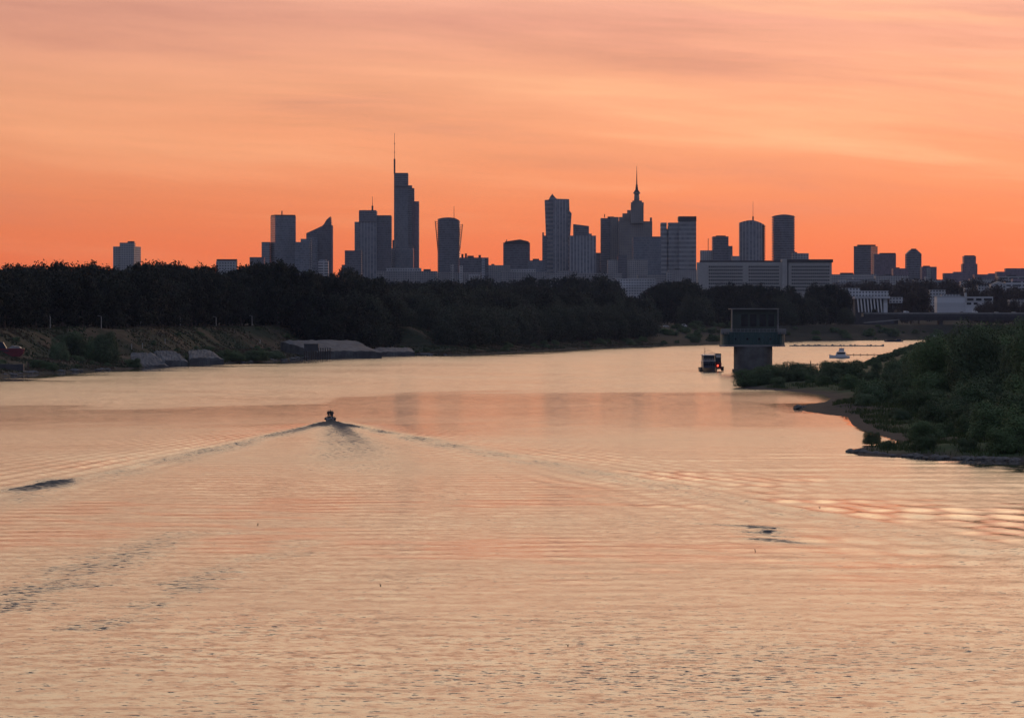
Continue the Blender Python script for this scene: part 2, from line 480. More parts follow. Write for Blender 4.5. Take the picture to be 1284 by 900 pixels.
    wr = np.maximum(26 + 8 * wob(X, Y, 56, [(20, 1.), (7, .8)]), 12) * (1 - .96 * sstep(570, 640, Y)) * (.04 + .96 * sstep(58, 74, X))
    lee = np.maximum(lee, 1 - sstep(.5 * wr, 1.5 * wr, dr))
    ruf = ruf * (1 - .88 * lee); far = far * (1 - .9 * lee)
    edge = np.minimum(np.minimum(X + 120, 120 - X) / 12, np.minimum(Y - 195, 825 - Y) / 12)
    return h * np.clip(edge, 0, 1), ruf, far, np.clip(wash, 0, 1.6)


fx = np.arange(-120, 120.01, .6); fy = np.concatenate([np.arange(195, 420, .6), np.arange(420, 825.01, .75)]); fy[-1] = 825
X, Y = np.meshgrid(fx, fy); H, RUF, FAR, WASH = water_h(X, Y)
V1 = np.stack([X.ravel(), Y.ravel(), H.ravel()], 1)
nx, ny = len(fx), len(fy); i = (np.arange(ny - 1)[:, None] * nx + np.arange(nx - 1)).ravel()
Q1 = np.stack([i, i + 1, i + nx + 1, i + nx], 1)
cx = np.arange(-1860, 1861, 15.); cy = np.arange(-60, 3841, 15.)
X2, Y2 = np.meshgrid(cx, cy); _, RUF2, FAR2, WASH2 = water_h(X2, Y2)
V2 = np.stack([X2.ravel(), Y2.ravel(), 0 * X2.ravel()], 1)
nx, ny = len(cx), len(cy); gi = np.arange(ny - 1)[:, None]; gj = np.arange(nx - 1)[None]
mx = (cx[:-1] + 7.5)[None]; my = (cy[:-1] + 7.5)[:, None]
keep = ~((np.abs(mx) < 120) & (my > 195) & (my < 825))
i = (gi * nx + gj)[keep]
Q2 = np.stack([i, i + 1, i + nx + 1, i + nx], 1) + len(V1)


def water_material():
    m, nt, b = new_mat('river_water'); h = N(nt)
    ge = h.n('ShaderNodeNewGeometry')
    pos = ge.outputs['Position']
    ruf = h.n('ShaderNodeAttribute', attribute_name='ruffle').outputs['Fac']
    far = h.n('ShaderNodeAttribute', attribute_name='breeze').outputs['Fac']
    wash = h.n('ShaderNodeAttribute', attribute_name='wash').outputs['Fac']
    mp = h.n('ShaderNodeMapping'); h.l(pos, mp.inputs[0]); mp.inputs['Rotation'].default_value = (0, 0, .25)
    def slopes(scale, amp, detail=2, stretch=1.):
        m2 = h.n('ShaderNodeMapping'); h.l(mp.outputs[0], m2.inputs[0]); m2.inputs['Scale'].default_value = (stretch, 1, 1)
        nz = h.noise(m2.outputs[0], scale, detail, .55)
        v = h.n('ShaderNodeVectorMath', operation='SUBTRACT'); h.l(nz.outputs['Color'], v.inputs[0]); v.inputs[1].default_value = (.5, .5, .5)
        w_ = h.n('ShaderNodeVectorMath', operation='SCALE'); h.l(v.outputs[0], w_.inputs[0]); h.val(w_.inputs[3], amp)
        return w_.outputs[0]
    def add(p, q):
        v = h.n('ShaderNodeVectorMath', operation='ADD'); h.l(p, v.inputs[0]); h.l(q, v.inputs[1]); return v.outputs[0]
    fine = add(slopes(1.7, .26, 2, .8), slopes(.6, .15, 2, .8))
    fine = add(fine, slopes(4.5, .10, 2))
    fine = add(fine, slopes(.16, h.math('ADD', .05, h.math('MULTIPLY', far, .10)), 3, .7))
    mf = h.n('ShaderNodeMapping'); h.l(pos, mf.inputs[0]); mf.inputs['Scale'].default_value = (1., .22, 1.)
    nf = h.noise(mf.outputs[0], .38, 4, .65); vf = h.n('ShaderNodeVectorMath', operation='SUBTRACT'); h.l(nf.outputs['Color'], vf.inputs[0]); vf.inputs[1].default_value = (.5, .5, .5)
    vs_ = h.n('ShaderNodeVectorMath', operation='SCALE'); h.l(vf.outputs[0], vs_.inputs[0]); h.l(h.math('MULTIPLY', h.ss(h.n('ShaderNodeSeparateXYZ').outputs[1], 0, 1), 1.), vs_.inputs[3])
    sy = [q for q in nt.nodes if q.type == 'SEPXYZ'][-1]; h.l(pos, sy.inputs[0]); h.l(h.ss(sy.outputs[1], 600, 1000, 0, .16), vs_.inputs[3])
    fine = add(fine, vs_.outputs[0])
    sc = h.n('ShaderNodeVectorMath', operation='SCALE'); h.l(fine, sc.inputs[0]); h.l(h.math('ADD', h.math('MULTIPLY', ruf, WATER_SLOPE), h.math('MULTIPLY', wash, .9)), sc.inputs[3])
    # steep lee faces of the wavelets, gathered where the wind or a wash roughens the water
    mq = h.n('ShaderNodeMapping'); h.l(pos, mq.inputs[0]); mq.inputs['Scale'].default_value = (.9, 1.25, 1.)
    qn = h.noise(mq.outputs[0], 1.1, 3, .6); qp = h.noise(pos, .035, 4, .6)
    dens = h.math('ADD', h.math('MULTIPLY', wash, .36), h.math('ADD', h.math('MULTIPLY', h.math('SUBTRACT', ruf, .42), .07), h.math('MULTIPLY', h.math('SUBTRACT', qp.outputs[0], .5), .22)))
    dens = h.math('ADD', dens, h.ss(h.math('MULTIPLY', sy.outputs[1], 1.), 380, 215, 0, .045))
    dens = h.math('MULTIPLY', h.math('MINIMUM', dens, .36), h.ss(ruf, .1, .3))
    face = h.ss(h.math('ADD', qn.outputs[0], dens), .63, .78)
    cf = h.n('ShaderNodeCombineXYZ'); h.l(h.math('MULTIPLY', face, -.34), cf.inputs[1])
    sc2 = h.n('ShaderNodeVectorMath', operation='ADD'); h.l(sc.outputs[0], sc2.inputs[0]); h.l(cf.outputs[0], sc2.inputs[1]); sc = sc2
    flat = h.n('ShaderNodeVectorMath', operation='MULTIPLY'); h.l(sc.outputs[0], flat.inputs[0]); flat.inputs[1].default_value = (1, 1, 0)
    nn = h.n('ShaderNodeVectorMath', operation='NORMALIZE'); h.l(add(ge.outputs['Normal'], flat.outputs[0]), nn.inputs[0])
    h.l(nn.outputs[0], b.inputs['Normal'])
    big = h.noise(pos, .012, 4, .55)
    r = h.math('MINIMUM', h.math('MULTIPLY', ruf, .58), .19)
    r = h.math('ADD', r, h.math('MULTIPLY', wash, .26))
    r = h.math('MULTIPLY', r, h.lr(big.outputs[0], .3, .7, .85, 1.15))
    h.l(h.math('MINIMUM', r, .62), b.inputs['Roughness'])
    b.inputs['Base Color'].default_value = (.06, .058, .046, 1)
    b.inputs['IOR'].default_value = 1.36
    return m


WATER_SLOPE = .85
wm = water_material(); MAT['river_water'] = wm
me = np_mesh('river_water', np.concatenate([V1, V2]), np.concatenate([Q1, Q2]), wm, True)
add_float_attr(me, 'ruffle', np.clip(np.concatenate([RUF.ravel(), RUF2.ravel()]), .03, 2.2))
add_float_attr(me, 'wash', np.concatenate([WASH.ravel(), WASH2.ravel()]))
add_float_attr(me, 'breeze', np.concatenate([FAR.ravel(), FAR2.ravel()]))
o = bpy.data.objects.new('river_water', me); C.objects.link(o)
tag(o, 'wide rippled river reflecting the orange sky, with a motorboat wake', 'river', kind='structure')


# ------------------------------------------------------------------ buildings
def quad_poly(x0, x1, d, dep): return [(x0, d), (x1, d), (x1, d + dep), (x0, d + dep)]


def corner_poly(xl, xc, xr, d):
    """square plan turned so that a corner faces the river"""
    w1, w2 = xc - xl, xr - xc
    # left face runs back to the left, right face runs back to the right
    hyp = math.hypot(w1, w2)
    return [(xc, d), (xr, d + w1), (xr - w1, d + w1 + w2), (xl, d + w2)]


def building(name, label, cat, d, blocks, ground=28., group=None):
    """blocks: (part name, material, (x0[, corner], x1) in photo columns, top row or (left, right) rows, depth offset)"""
    allx = [q for b in blocks for q in b[2]]
    cx = PX(sum((min(allx), max(allx))) / 2, d)
    t = thing(name, label, cat, (cx, d, ground), group)
    for k, b in enumerate(blocks):
        pn, mat, xx, top = b[:4]; off = b[4] if len(b) > 4 else 0.; dep = b[5] if len(b) > 5 else None
        dd = d + off; X0 = PX(xx[0], dd); X1 = PX(xx[-1], dd)
        if hasattr(top, '__len__'):
            za, zb = PZ(top[0], dd), PZ(top[1], dd)
            zt = (lambda x, y, a=za, c=zb, p=X0, q=X1: a + (c - a) * min(1, max(0, (x - p) / (q - p))))
        else: zt = PZ(top, dd)
        z0 = ground - 2 - .37 * k
        if len(b) > 6: z0 = PZ(b[6], dd)
        poly = corner_poly(X0, PX(xx[1], dd), X1, dd) if len(xx) == 3 else quad_poly(X0, X1, dd, dep or max(14., min(40., X1 - X0)))
        MB().prism(poly, z0, zt).build(pn, mat, t)
    return t


def mast(t, name, x, ybot, ytop, d, r0, r1=None, mat='steel_dark', n=6, mid=None):
    X = PX(x, d); z0, z1 = PZ(ybot, d), PZ(ytop, d)
    pts = [(X, d, z0), (X, d, z1)]; rad = [r0, r1 or r0]
    if mid: pts = [(X, d, z0), (X, d, z0 + (z1 - z0) * mid), (X, d, z0 + (z1 - z0) * (mid + .01)), (X, d, z1)]; rad = [r0, r0, (r1 or r0), (r1 or r0) * .6]
    return MB().tube(pts, rad, n).build(name, mat, t)


T = building('apartment_tower', 'lone grey apartment slab above the wood at far left, with raised centre', 'apartment block', 5000, [
    ('tower_body', 'panel_block', (141, 167, 174), 309), ('lift_housing', 'panel_block', (150, 168), 304.3, -3, 20), ('roof_plant', 'roof_dark', (160, 168), 302.5, 8, 8)])
T = building('office_block', 'small pale flat-roofed block just above the trees left of the towers', 'office block', 4600, [
    ('building_body', 'white_block', (271, 296), 327.5, 0, 18), ('roof_storey', 'roof_dark', (271.5, 296.5), 325, 3, 15)])
T = building('office_tower', 'flat-topped slate tower at left of the skyline with one stub mast', 'office tower', 6350, [
    ('tower_body', 'curtain_wall_blue', (337.5, 345, 370.5), 271), ('roof_parapet', 'roof_dark', (338, 345, 370), 269.3, 3),
    ('side_wing', 'curtain_wall_pale', (328, 338), 303.5, 12, 30)])
mast(T, 'mast', 353.5, 271, 264.5, 6380, 1.1)
building('office_block', 'low dark block at the foot of the flat-topped slate tower', 'office block', 6000, [
    ('building_body', 'curtain_wall_dark', (313, 331), 322.5, 0, 25)])
building('office_block', 'mid-rise grey block between flat-topped tower and sail-shaped tower', 'office block', 6150, [
    ('building_body', 'curtain_wall_blue', (370, 388), 303.5, 0, 30), ('upper_storeys', 'curtain_wall_blue', (377, 390), 299.5, 10, 25)])
# the sail tower: curved roof edge rising to a point
d = 6300
T = thing('sail_tower', 'glass tower with a sail-like roof sweeping up to a point', 'office tower', (PX(402, d), d, 28))
prof = [(383.5, 352), (416.5, 352), (416.5, 283), (415.5, 282), (414.7, 271.3), (413, 272.3), (409, 276), (406.5, 280.5), (404, 283.2), (396, 287), (389, 290.2), (384, 292.5)]
MB().extrude([(PX(x, d), PZ(y + (60 if y == 352 else 0), d)) for x, y in prof], d, d + 34).build('tower_body', 'curtain_wall_dark', T)
MB().box(PX(415, d), PX(417.3, d), d - 3, d + 10, 26, PZ(283, d)).build('edge_fin', 'violet_glass', T)
MB().box(PX(385, d), PX(398.5, d), d - 14, d - 2, 25, PZ(297.5, d)).build('front_wing', 'curtain_wall_blue', T)
building('office_block', 'pale low block with bright bands in front of sail-shaped tower', 'office block', 5900, [
    ('building_body', 'ribbon_wall', (399, 411.5), 327, 0, 20), ('roof_storey', 'curtain_wall_pale', (400, 409), 325.6, 3, 14)])
T = building('office_tower', 'stepped slate tower with a thin mast left of the tallest tower', 'office tower', 6450, [
    ('tower_body', 'ribbed_tower', (450, 472.3), 264.5, 0, 40), ('crown_storeys', 'curtain_wall_dark', (450.5, 471.5), 263.6, -2, 30, 278),
    ('side_wing', 'curtain_wall_pale', (444.6, 452), 278.2, 6, 30), ('tall_wing', 'curtain_wall_dark', (472.3, 490.6), 270.8, 5, 34), ('wing_parapet', 'roof_dark', (472.6, 490.3), 270.0, 8, 25)])
mast(T, 'mast', 467, 264.5, 246.5, 6465, 1.7, .5, mid=.35)
building('office_block', 'dark stepped mid-rise left of the stepped slate tower', 'office block', 6250, [
    ('building_body', 'curtain_wall_dark', (432.3, 453), 314, 0, 30), ('low_wing', 'curtain_wall_blue', (428.5, 434), 332, 8, 20)])
T = building('skyscraper', 'tallest tower, stepped glass skyscraper with long needle mast at its left edge', 'skyscraper', 6650, [
    ('tower_body', 'curtain_wall_blue', (494, 511.8), 218, 0, 34), ('crown_band', 'curtain_wall_dark', (494.3, 511.5), 216.9, -3, 30, 234),
    ('right_shoulder', 'curtain_wall_dark', (511.8, 516.6), 232.5, 6, 30), ('right_step', 'violet_glass', (516, 519.4), 236, 12, 26), ('right_wing', 'violet_glass', (517, 525.4), 252.5, 16, 24)])
mast(T, 'needle_mast', 494.7, 218, 167, 6660, 1.6, .5, mid=.36)
for yy in (199.5, 191, 180): MB().box(PX(493.7, 6660), PX(495.7, 6660), 6658.5, 6661.5, PZ(yy + .5, 6660), PZ(yy, 6660)).build('mast_platform', 'steel_dark', T)
building('office_block', 'broad block forming the podium below the tallest tower', 'office block', 6500, [
    ('building_body', 'curtain_wall_pale', (482.5, 518), 311.5, 0, 40), ('end_wing', 'curtain_wall_blue', (495, 518.5), 313, -6, 20), ('corner_turret', 'curtain_wall_dark', (492, 495), 301, 4, 14)])
building('city_building', 'long low pale building under the tallest tower, just over the trees', 'building', 5000, [
    ('building_body', 'panel_block', (472, 548), 340, 0, 30), ('upper_storeys', 'white_block', (484, 528), 336.2, 5, 20), ('roof_plant', 'roof_dark', (531, 540), 337.5, 8, 12)])
# the tower wrapped in a flaring frame
d = 6250
T = thing('office_tower', 'round-fronted dark tower inside a flaring lattice frame with mast', 'office tower', (PX(563, d), d, 28))
poly = []
for a in np.linspace(-math.pi, math.pi, 29)[:-1]:
    c_, s_ = math.cos(a), math.sin(a)
    poly.append((PX(562.7, d) + (PX(577, d) - PX(548.4, d)) / 2 * math.copysign(abs(c_) ** .45, c_), d + 22 + 22 * math.copysign(abs(s_) ** .45, s_)))
zc = lambda x, y: PZ(278.5, d) + 8 * math.cos((x - PX(562, d)) / 21.) - max(0, x - PX(570, d)) * .25
MB().prism(poly, 24, zc).build('tower_body', 'curtain_wall_dark', T, False)
for s, xt, yt, xb in ((-1, 545.4, 276.8, 549.0), (1, 579.8, 281, 576.2)):
    m = MB()
    for k in range(4):
        yy = d + 4 + k * 11
        m.tube([(PX(xt, d), yy, PZ(yt, d)), (PX(xb, d), yy, PZ(316, d))], .55, 4)
    for yr in np.linspace(yt + .6, 308, 14):
        t_ = (yr - yt) / (316 - yt); x_ = PX(xt + (xb - xt) * t_, d)
        m.tube([(x_, d + 4, PZ(yr, d)), (x_, d + 37, PZ(yr, d))], .55, 4)
        m.tube([(x_, d + 15, PZ(yr, d)), (PX(549.5 if s < 0 else 575.5, d), d + 15, PZ(yr + 1, d))], .55, 4)
    m.build('lattice_fin', 'steel_dark', T)
mast(T, 'mast', 569.3, 279, 258.5, d + 20, 1.6, .5, mid=.25)
building('office_block', 'dark-banded mid-rise with cluttered roof right of the lattice-framed tower', 'office block', 5800, [
    ('building_body', 'curtain_wall_dark', (576, 612.5), 323, 0, 40), ('bright_corner', 'curtain_wall_pale', (604, 608), 324, -3, 10),
    ('roof_plant', 'roof_dark', (586, 594), 320.6, 8, 16), ('roof_plant', 'roof_dark', (600, 603), 319.8, 10, 8), ('roof_plant', 'roof_dark', (578.5, 581), 318.5, 12, 7), ('roof_plant', 'roof_dark', (583, 585.4), 317.8, 12, 7)])
building('city_building', 'low grey building in front of the lattice-framed tower base', 'building', 5200, [
    ('building_body', 'panel_block', (548, 604), 341.5, 0, 24), ('stair_tower', 'white_block', (565, 569), 331, -2, 9), ('stair_tower', 'white_block', (576, 580), 333, -2, 9), ('upper_storeys', 'white_block', (588, 602), 344, -4, 12)])
building('city_building', 'long low flat building between lattice-framed tower and ridge-topped block', 'building', 6000, [
    ('building_body', 'panel_block', (606, 640), 332.5, 0, 30), ('roof_plant', 'roof_dark', (616, 620), 331, 6, 10)])
T = building('office_block', 'wide slate block with a shallow ridged top standing alone mid-skyline', 'office block', 6100, [
    ('building_body', 'curtain_wall_dark', (631, 664.5), 304.2, 0, 42), ('roof_ridge', 'roof_dark', (633, 652), (303, 300.2), -2, 30, 306), ('roof_ridge', 'roof_dark', (652, 663), (300.2, 302.8), -2, 30, 306)])
MB().tube([(PX(634.5, 6105), 6105, PZ(304, 6105)), (PX(635.5, 6105), 6105, PZ(300.5, 6105))], .9, 4).build('roof_crane', 'steel_dark', T)
building('city_building', 'low stepped block at the right foot of the ridge-topped block', 'building', 6050, [
    ('building_body', 'curtain_wall_blue', (662, 683), 326.5, 0, 30), ('roof_plant', 'roof_dark', (668, 676), 324.5, 6, 14)])
building('city_building', 'pale low terrace of flats under the ridge-topped block', 'building', 5100, [
    ('building_body', 'panel_block', (628, 690), 341, 0, 24), ('upper_storeys', 'white_block', (640, 672), 337.5, 5, 14)])
# twisted residential tower with a peaked top
d = 6300
T = thing('residential_tower', 'tall tapering tower with one small peak and kinked right side', 'skyscraper', (PX(699, d), d, 28))
prof = [(685.5, 420), (715, 420), (715, 296), (716.8, 267.5), (714.2, 264.5), (713.6, 249.8), (698, 249.3), (695, 246.3), (692.6, 243), (690, 246.5), (688, 250.4), (683, 250.9), (684.5, 292)]
MB().extrude([(PX(x, d), PZ(y, d)) for x, y in prof], d, d + 36).build('tower_body', 'banded_tower', T)
MB().prism([(PX(693.5, d), d - 5), (PX(698, d), d - 9), (PX(712, d), d - 2.5), (PX(712, d), d - .5), (PX(693.5, d), d - .5)], 24, lambda x, y: PZ(251, d)).build('front_bay', 'ribbed_tower', T)
building('office_block', 'narrow dark block hugging left side of the peaked tapering tower', 'office block', 6200, [
    ('building_body', 'curtain_wall_dark', (680, 686), 295.5, 0, 26), ('corner_turret', 'curtain_wall_dark', (680, 682), 291.5, 2, 10)])
building('office_tower', 'pale fluted tower with slanted cap right of the peaked tapering tower', 'office tower', 6150, [
    ('tower_body', 'ribbed_tower', (714, 747.3), 295.5, 0, 40), ('slanted_cap', 'curtain_wall_dark', (719, 738.5), (281, 283.5), 4, 30), ('side_wing', 'ribbed_tower', (738, 742), 293, 3, 25)])
building('city_building', 'low dark block between fluted tower and the paired dark towers', 'building', 6300, [
    ('building_body', 'curtain_wall_dark', (746, 756), 317, 0, 25)])
T = building('office_tower', 'two joined dark towers directly left of the spired palace', 'office tower', 6250, [
    ('left_shaft', 'curtain_wall_dark', (753.3, 766), 273.6, 0, 36), ('right_shaft', 'stone_tower', (765.5, 775.8), 272.2, -5, 36), ('roof_plant', 'roof_dark', (762, 770), 271.6, 8, 12)])
mast(T, 'mast', 758, 273, 268.5, 6270, .7)
# the stepped palace with its spire
d = 6200
T = thing('palace_tower', 'stone palace with stepped shoulders, lantern and needle spire', 'palace', (PX(798.7, d), d, 30))
def sq(x0, x1, y0, y1, nm, mat='stone_tower', dep0=0., inset=0.):
    X0, X1 = PX(x0, d), PX(x1, d); w = X1 - X0
    return MB().box(X0, X1, d + dep0, d + dep0 + w * .8, PZ(y0, d), PZ(y1, d)).build(nm, mat, T)
sq(776, 818, 404, 277.5, 'palace_body', dep0=4)
sq(776.5, 783, 280, 272, 'left_shoulder', dep0=10); sq(781, 793, 281, 267.3, 'left_shoulder', dep0=16)
sq(787, 794, 275, 263, 'left_shoulder', dep0=22)
for x in (815, 778): sq(x, x + 2.6, 279, 272.8, 'corner_turret', dep0=2)
sq(791.2, 807, 280, 257, 'tower_shaft', dep0=-3)
for x in (791, 804.2): sq(x, x + 2.9, 259, 253.8, 'corner_turret', dep0=-5)
sq(793.2, 805, 258, 251.5, 'tower_shaft', dep0=4)
def rnd(y0, y1, r0, r1, nm, mat, n=10):
    X = PX(798.8, d); k = d / F
    return MB().tube([(X, d + 15, PZ(y0, d)), (X, d + 15, PZ(y1, d))], [r0 * k, r1 * k], n).build(nm, mat, T, n > 8)
rnd(253, 242, 3.6, 3.2, 'lantern', 'stone_tower'); rnd(242.6, 240.8, 4.6, 4.4, 'lantern_gallery', 'stone_tower'); rnd(241, 237.6, 3.9, 1.9, 'dome', 'roof_dark')
rnd(238, 231, 1.9, 1.1, 'spire_base', 'roof_dark'); rnd(231.5, 208, .85, .14, 'spire', 'steel_dark', 8)
building('office_block', 'broad plain slab standing in front of the spired palace', 'office block', 5850, [
    ('building_body', 'curtain_wall_blue', (794, 829), 297.2, 0, 34), ('parapet', 'roof_dark', (818, 829), 296.6, 2, 20)])
building('city_building', 'low pale-fronted building with two courtyards below the paired dark towers', 'building', 5600, [
    ('building_body', 'panel_block', (762, 812), 326, 0, 26), ('centre_wing', 'curtain_wall_dark', (775, 786), 320, -4, 20)])
T = building('hotel_tower', 'broad banded hotel slab with notched left half and dark cap', 'hotel', 5950, [
    ('left_wing', 'banded_tower', (829, 836), 279.2, 0, 34), ('left_wing', 'banded_tower', (838.2, 852), 279.2, 0, 34), ('notch_infill', 'banded_tower', (836, 838.2), 287, 4, 26),
    ('right_wing', 'banded_tower', (851.5, 873), 277.5, -6, 40), ('dark_cap', 'roof_dark', (851.2, 873.3), 271.3, -7, 42, 277.5)])
T = building('office_block', 'stepped small tower with low left wing right of the banded hotel', 'office block', 5700, [
    ('tower_body', 'curtain_wall_dark', (894, 913.5), 296.5, 0, 34), ('low_wing', 'panel_block', (879, 900), 314, 6, 30), ('right_step', 'curtain_wall_blue', (912, 918.6), 308.5, 4, 24), ('roof_plant', 'roof_dark', (898, 910), 295.4, 8, 14)])
mast(T, 'mast', 888, 314, 299, 5715, .5)
d = 6000
T = thing('office_tower', 'convex-fronted tower with domed top, tall thin mast and balcony edge', 'office tower', (PX(943, d), d, 28))
X0, X1 = PX(927.7, d), PX(956.5, d)
poly = [(X0, d + 26)] + [(X0 + (X1 - X0) * t, d + 8 - 9 * math.sin(math.pi * t)) for t in np.linspace(0, 1, 11)] + [(X1, d + 26)]
MB().prism(poly, 24, lambda x, y: PZ(279, d) + 4.4 * math.sin(math.pi * (x - X0) / (X1 - X0)) - 1.6 * (x - X0) / (X1 - X0)).build('tower_body', 'ribbed_tower', T)
mast(T, 'mast', 944.2, 279, 252.5, d + 12, 1.3, .35, mid=.28)
m = MB()
for yy in np.arange(283, 330, 3.1): m.box(X1 - 1, PX(960.2, d), d + 8, d + 22, PZ(yy + 1.9, d), PZ(yy, d))
m.build('balconies', 'concrete_dark', T)
MB().box(X1 - 2, PX(959, d), d + 12, d + 20, 24, PZ(281, d)).build('balcony_core', 'curtain_wall_dark', T)
d = 6100
T = thing('residential_tower', 'dark straight tower with ragged balcony edges right of the domed-top tower', 'residential tower', (PX(983, d), d, 28))
X0, X1 = PX(970.5, d), PX(996, d)
poly = [(X0, d + 30)] + [(X0 + (X1 - X0) * t, d + 6 - 6 * math.sin(math.pi * t)) for t in np.linspace(0, 1, 9)] + [(X1, d + 30)]
MB().prism(poly, 24, lambda x, y: PZ(270.6, d) + 2.2 * math.sin(math.pi * (x - X0) / (X1 - X0))).build('tower_body', 'curtain_wall_dark', T)
for a, b_ in ((PX(969, d), X0 + 1), (X1 - 1, PX(997.2, d))):
    m = MB()
    for yy in np.arange(271.2, 330, 3.3): m.box(a, b_, d + 7, d + 26, PZ(yy + 1.8, d), PZ(yy, d))
    m.build('balconies', 'violet_glass', T)
# the long slab with ribbon windows
d = 4250
T = thing('slab_building', 'long pale slab of many window rows in front of the skyline', 'building', (PX(958, d), d, 24))
def bx(x0, x1, y0, y1, o0, o1, nm, mat): return MB().box(PX(x0, d), PX(x1, d), d + o0, d + o1, PZ(y0, d), PZ(y1, d)).build(nm, mat, T)
bx(874.5, 980.5, 400, 329, 0, 18, 'left_wing', 'concrete_pale'); bx(986.5, 1043, 400, 328.5, 0, 18, 'right_wing', 'concrete_pale')
bx(980.5, 986.5, 400, 325, -3, 20, 'stair_tower', 'concrete_pale'); bx(987.2, 988.6, 395, 329, -.4, 3, 'shadow_joint', 'dark_glass')
bx(878, 979, 329.2, 326.6, 4, 15, 'roof_storey', 'roof_dark'); bx(986.5, 1044.5, 329, 325.2, -1, 19, 'roof_slab', 'roof_dark')
bx(994, 1000, 327, 316, 6, 14, 'lift_housing', 'panel_block'); bx(1000, 1014.5, 327, 317.5, 5, 15, 'lift_housing', 'panel_block')
bx(918, 928, 327, 321, 6, 12, 'roof_mesh', 'steel_pale')
for k in range(8):
    y = 333.5 + k * 4.2
    bx(888, 931, y + 2.1, y, -.25, .5, 'window_band', 'ribbon_wall_win' if 'ribbon_wall_win' in MAT else 'dark_glass')
    bx(938, 977, y + 2.1, y, -.25, .5, 'window_band', 'dark_glass'); bx(992, 1040, y + 2.1, y, -.25, .5, 'window_band', 'dark_glass')
for w0, w1 in ((888, 931), (938, 977), (992, 1040)):
    m = MB()
    for x in np.arange(w0, w1, 2.4): m.box(PX(x, d), PX(x + .7, d), d - .5, d + .2, PZ(368, d), PZ(332, d))
    m.build('wall_piers', 'concrete_pale', T)
# right-hand group
building('office_block', 'widest dark slab in the right-hand skyline group', 'office block', 6300, [
    ('building_body', 'curtain_wall_dark', (1071.5, 1092, 1102.5), 308.5), ('roof_plant', 'roof_dark', (1076, 1098), 306.8, 20, 20)])
building('office_block', 'lower slab joined to right of the widest right-hand slab', 'office block', 6200, [
    ('building_body', 'violet_glass', (1096, 1123.5), 318.5, 0, 30), ('roof_storey', 'roof_dark', (1104, 1123), 317.2, 4, 20)])
T = building('apartment_tower', 'slim dark tower with chamfered top in the right-hand skyline', 'apartment block', 6100, [
    ('tower_body', 'curtain_wall_dark', (1137, 1155.5), 318.5, 0, 26), ('chamfer_left', 'curtain_wall_dark', (1137, 1141.5), (318.4, 313.8), 1, 24, 320), ('chamfer_right', 'curtain_wall_dark', (1150.5, 1155.5), (313.8, 318.4), 1, 24, 320), ('crown', 'curtain_wall_dark', (1141.5, 1150.5), 313.2, 1, 24, 320), ('roof_plant', 'roof_dark', (1143, 1149), 311.8, 6, 10)])
building('apartment_block', 'short block with a pale stripe beside the chamfered slim tower', 'apartment block', 5900, [
    ('building_body', 'violet_glass', (1156, 1174.5), 334.5, 0, 26), ('pale_stripe', 'white_block', (1162, 1167), 336, -3, 6), ('roof_plant', 'roof_dark', (1158, 1166), 333.2, 6, 10)])
building('city_building', 'low block between joined slab and chamfered slim tower', 'building', 6000, [
    ('building_body', 'violet_glass', (1120, 1139), 336.5, 0, 26), ('roof_plant', 'roof_dark', (1124, 1128), 335.3, 6, 9)])
building('apartment_tower', 'small stepped tower with shoulders near the right edge of the skyline', 'apartment block', 6200, [
    ('tower_body', 'violet_glass', (1209, 1223.8), 321, 0, 24), ('shoulders', 'violet_glass', (1207, 1225.6), 330.8, 3, 22), ('roof_plant', 'roof_dark', (1210, 1222), 320.2, 6, 12)])
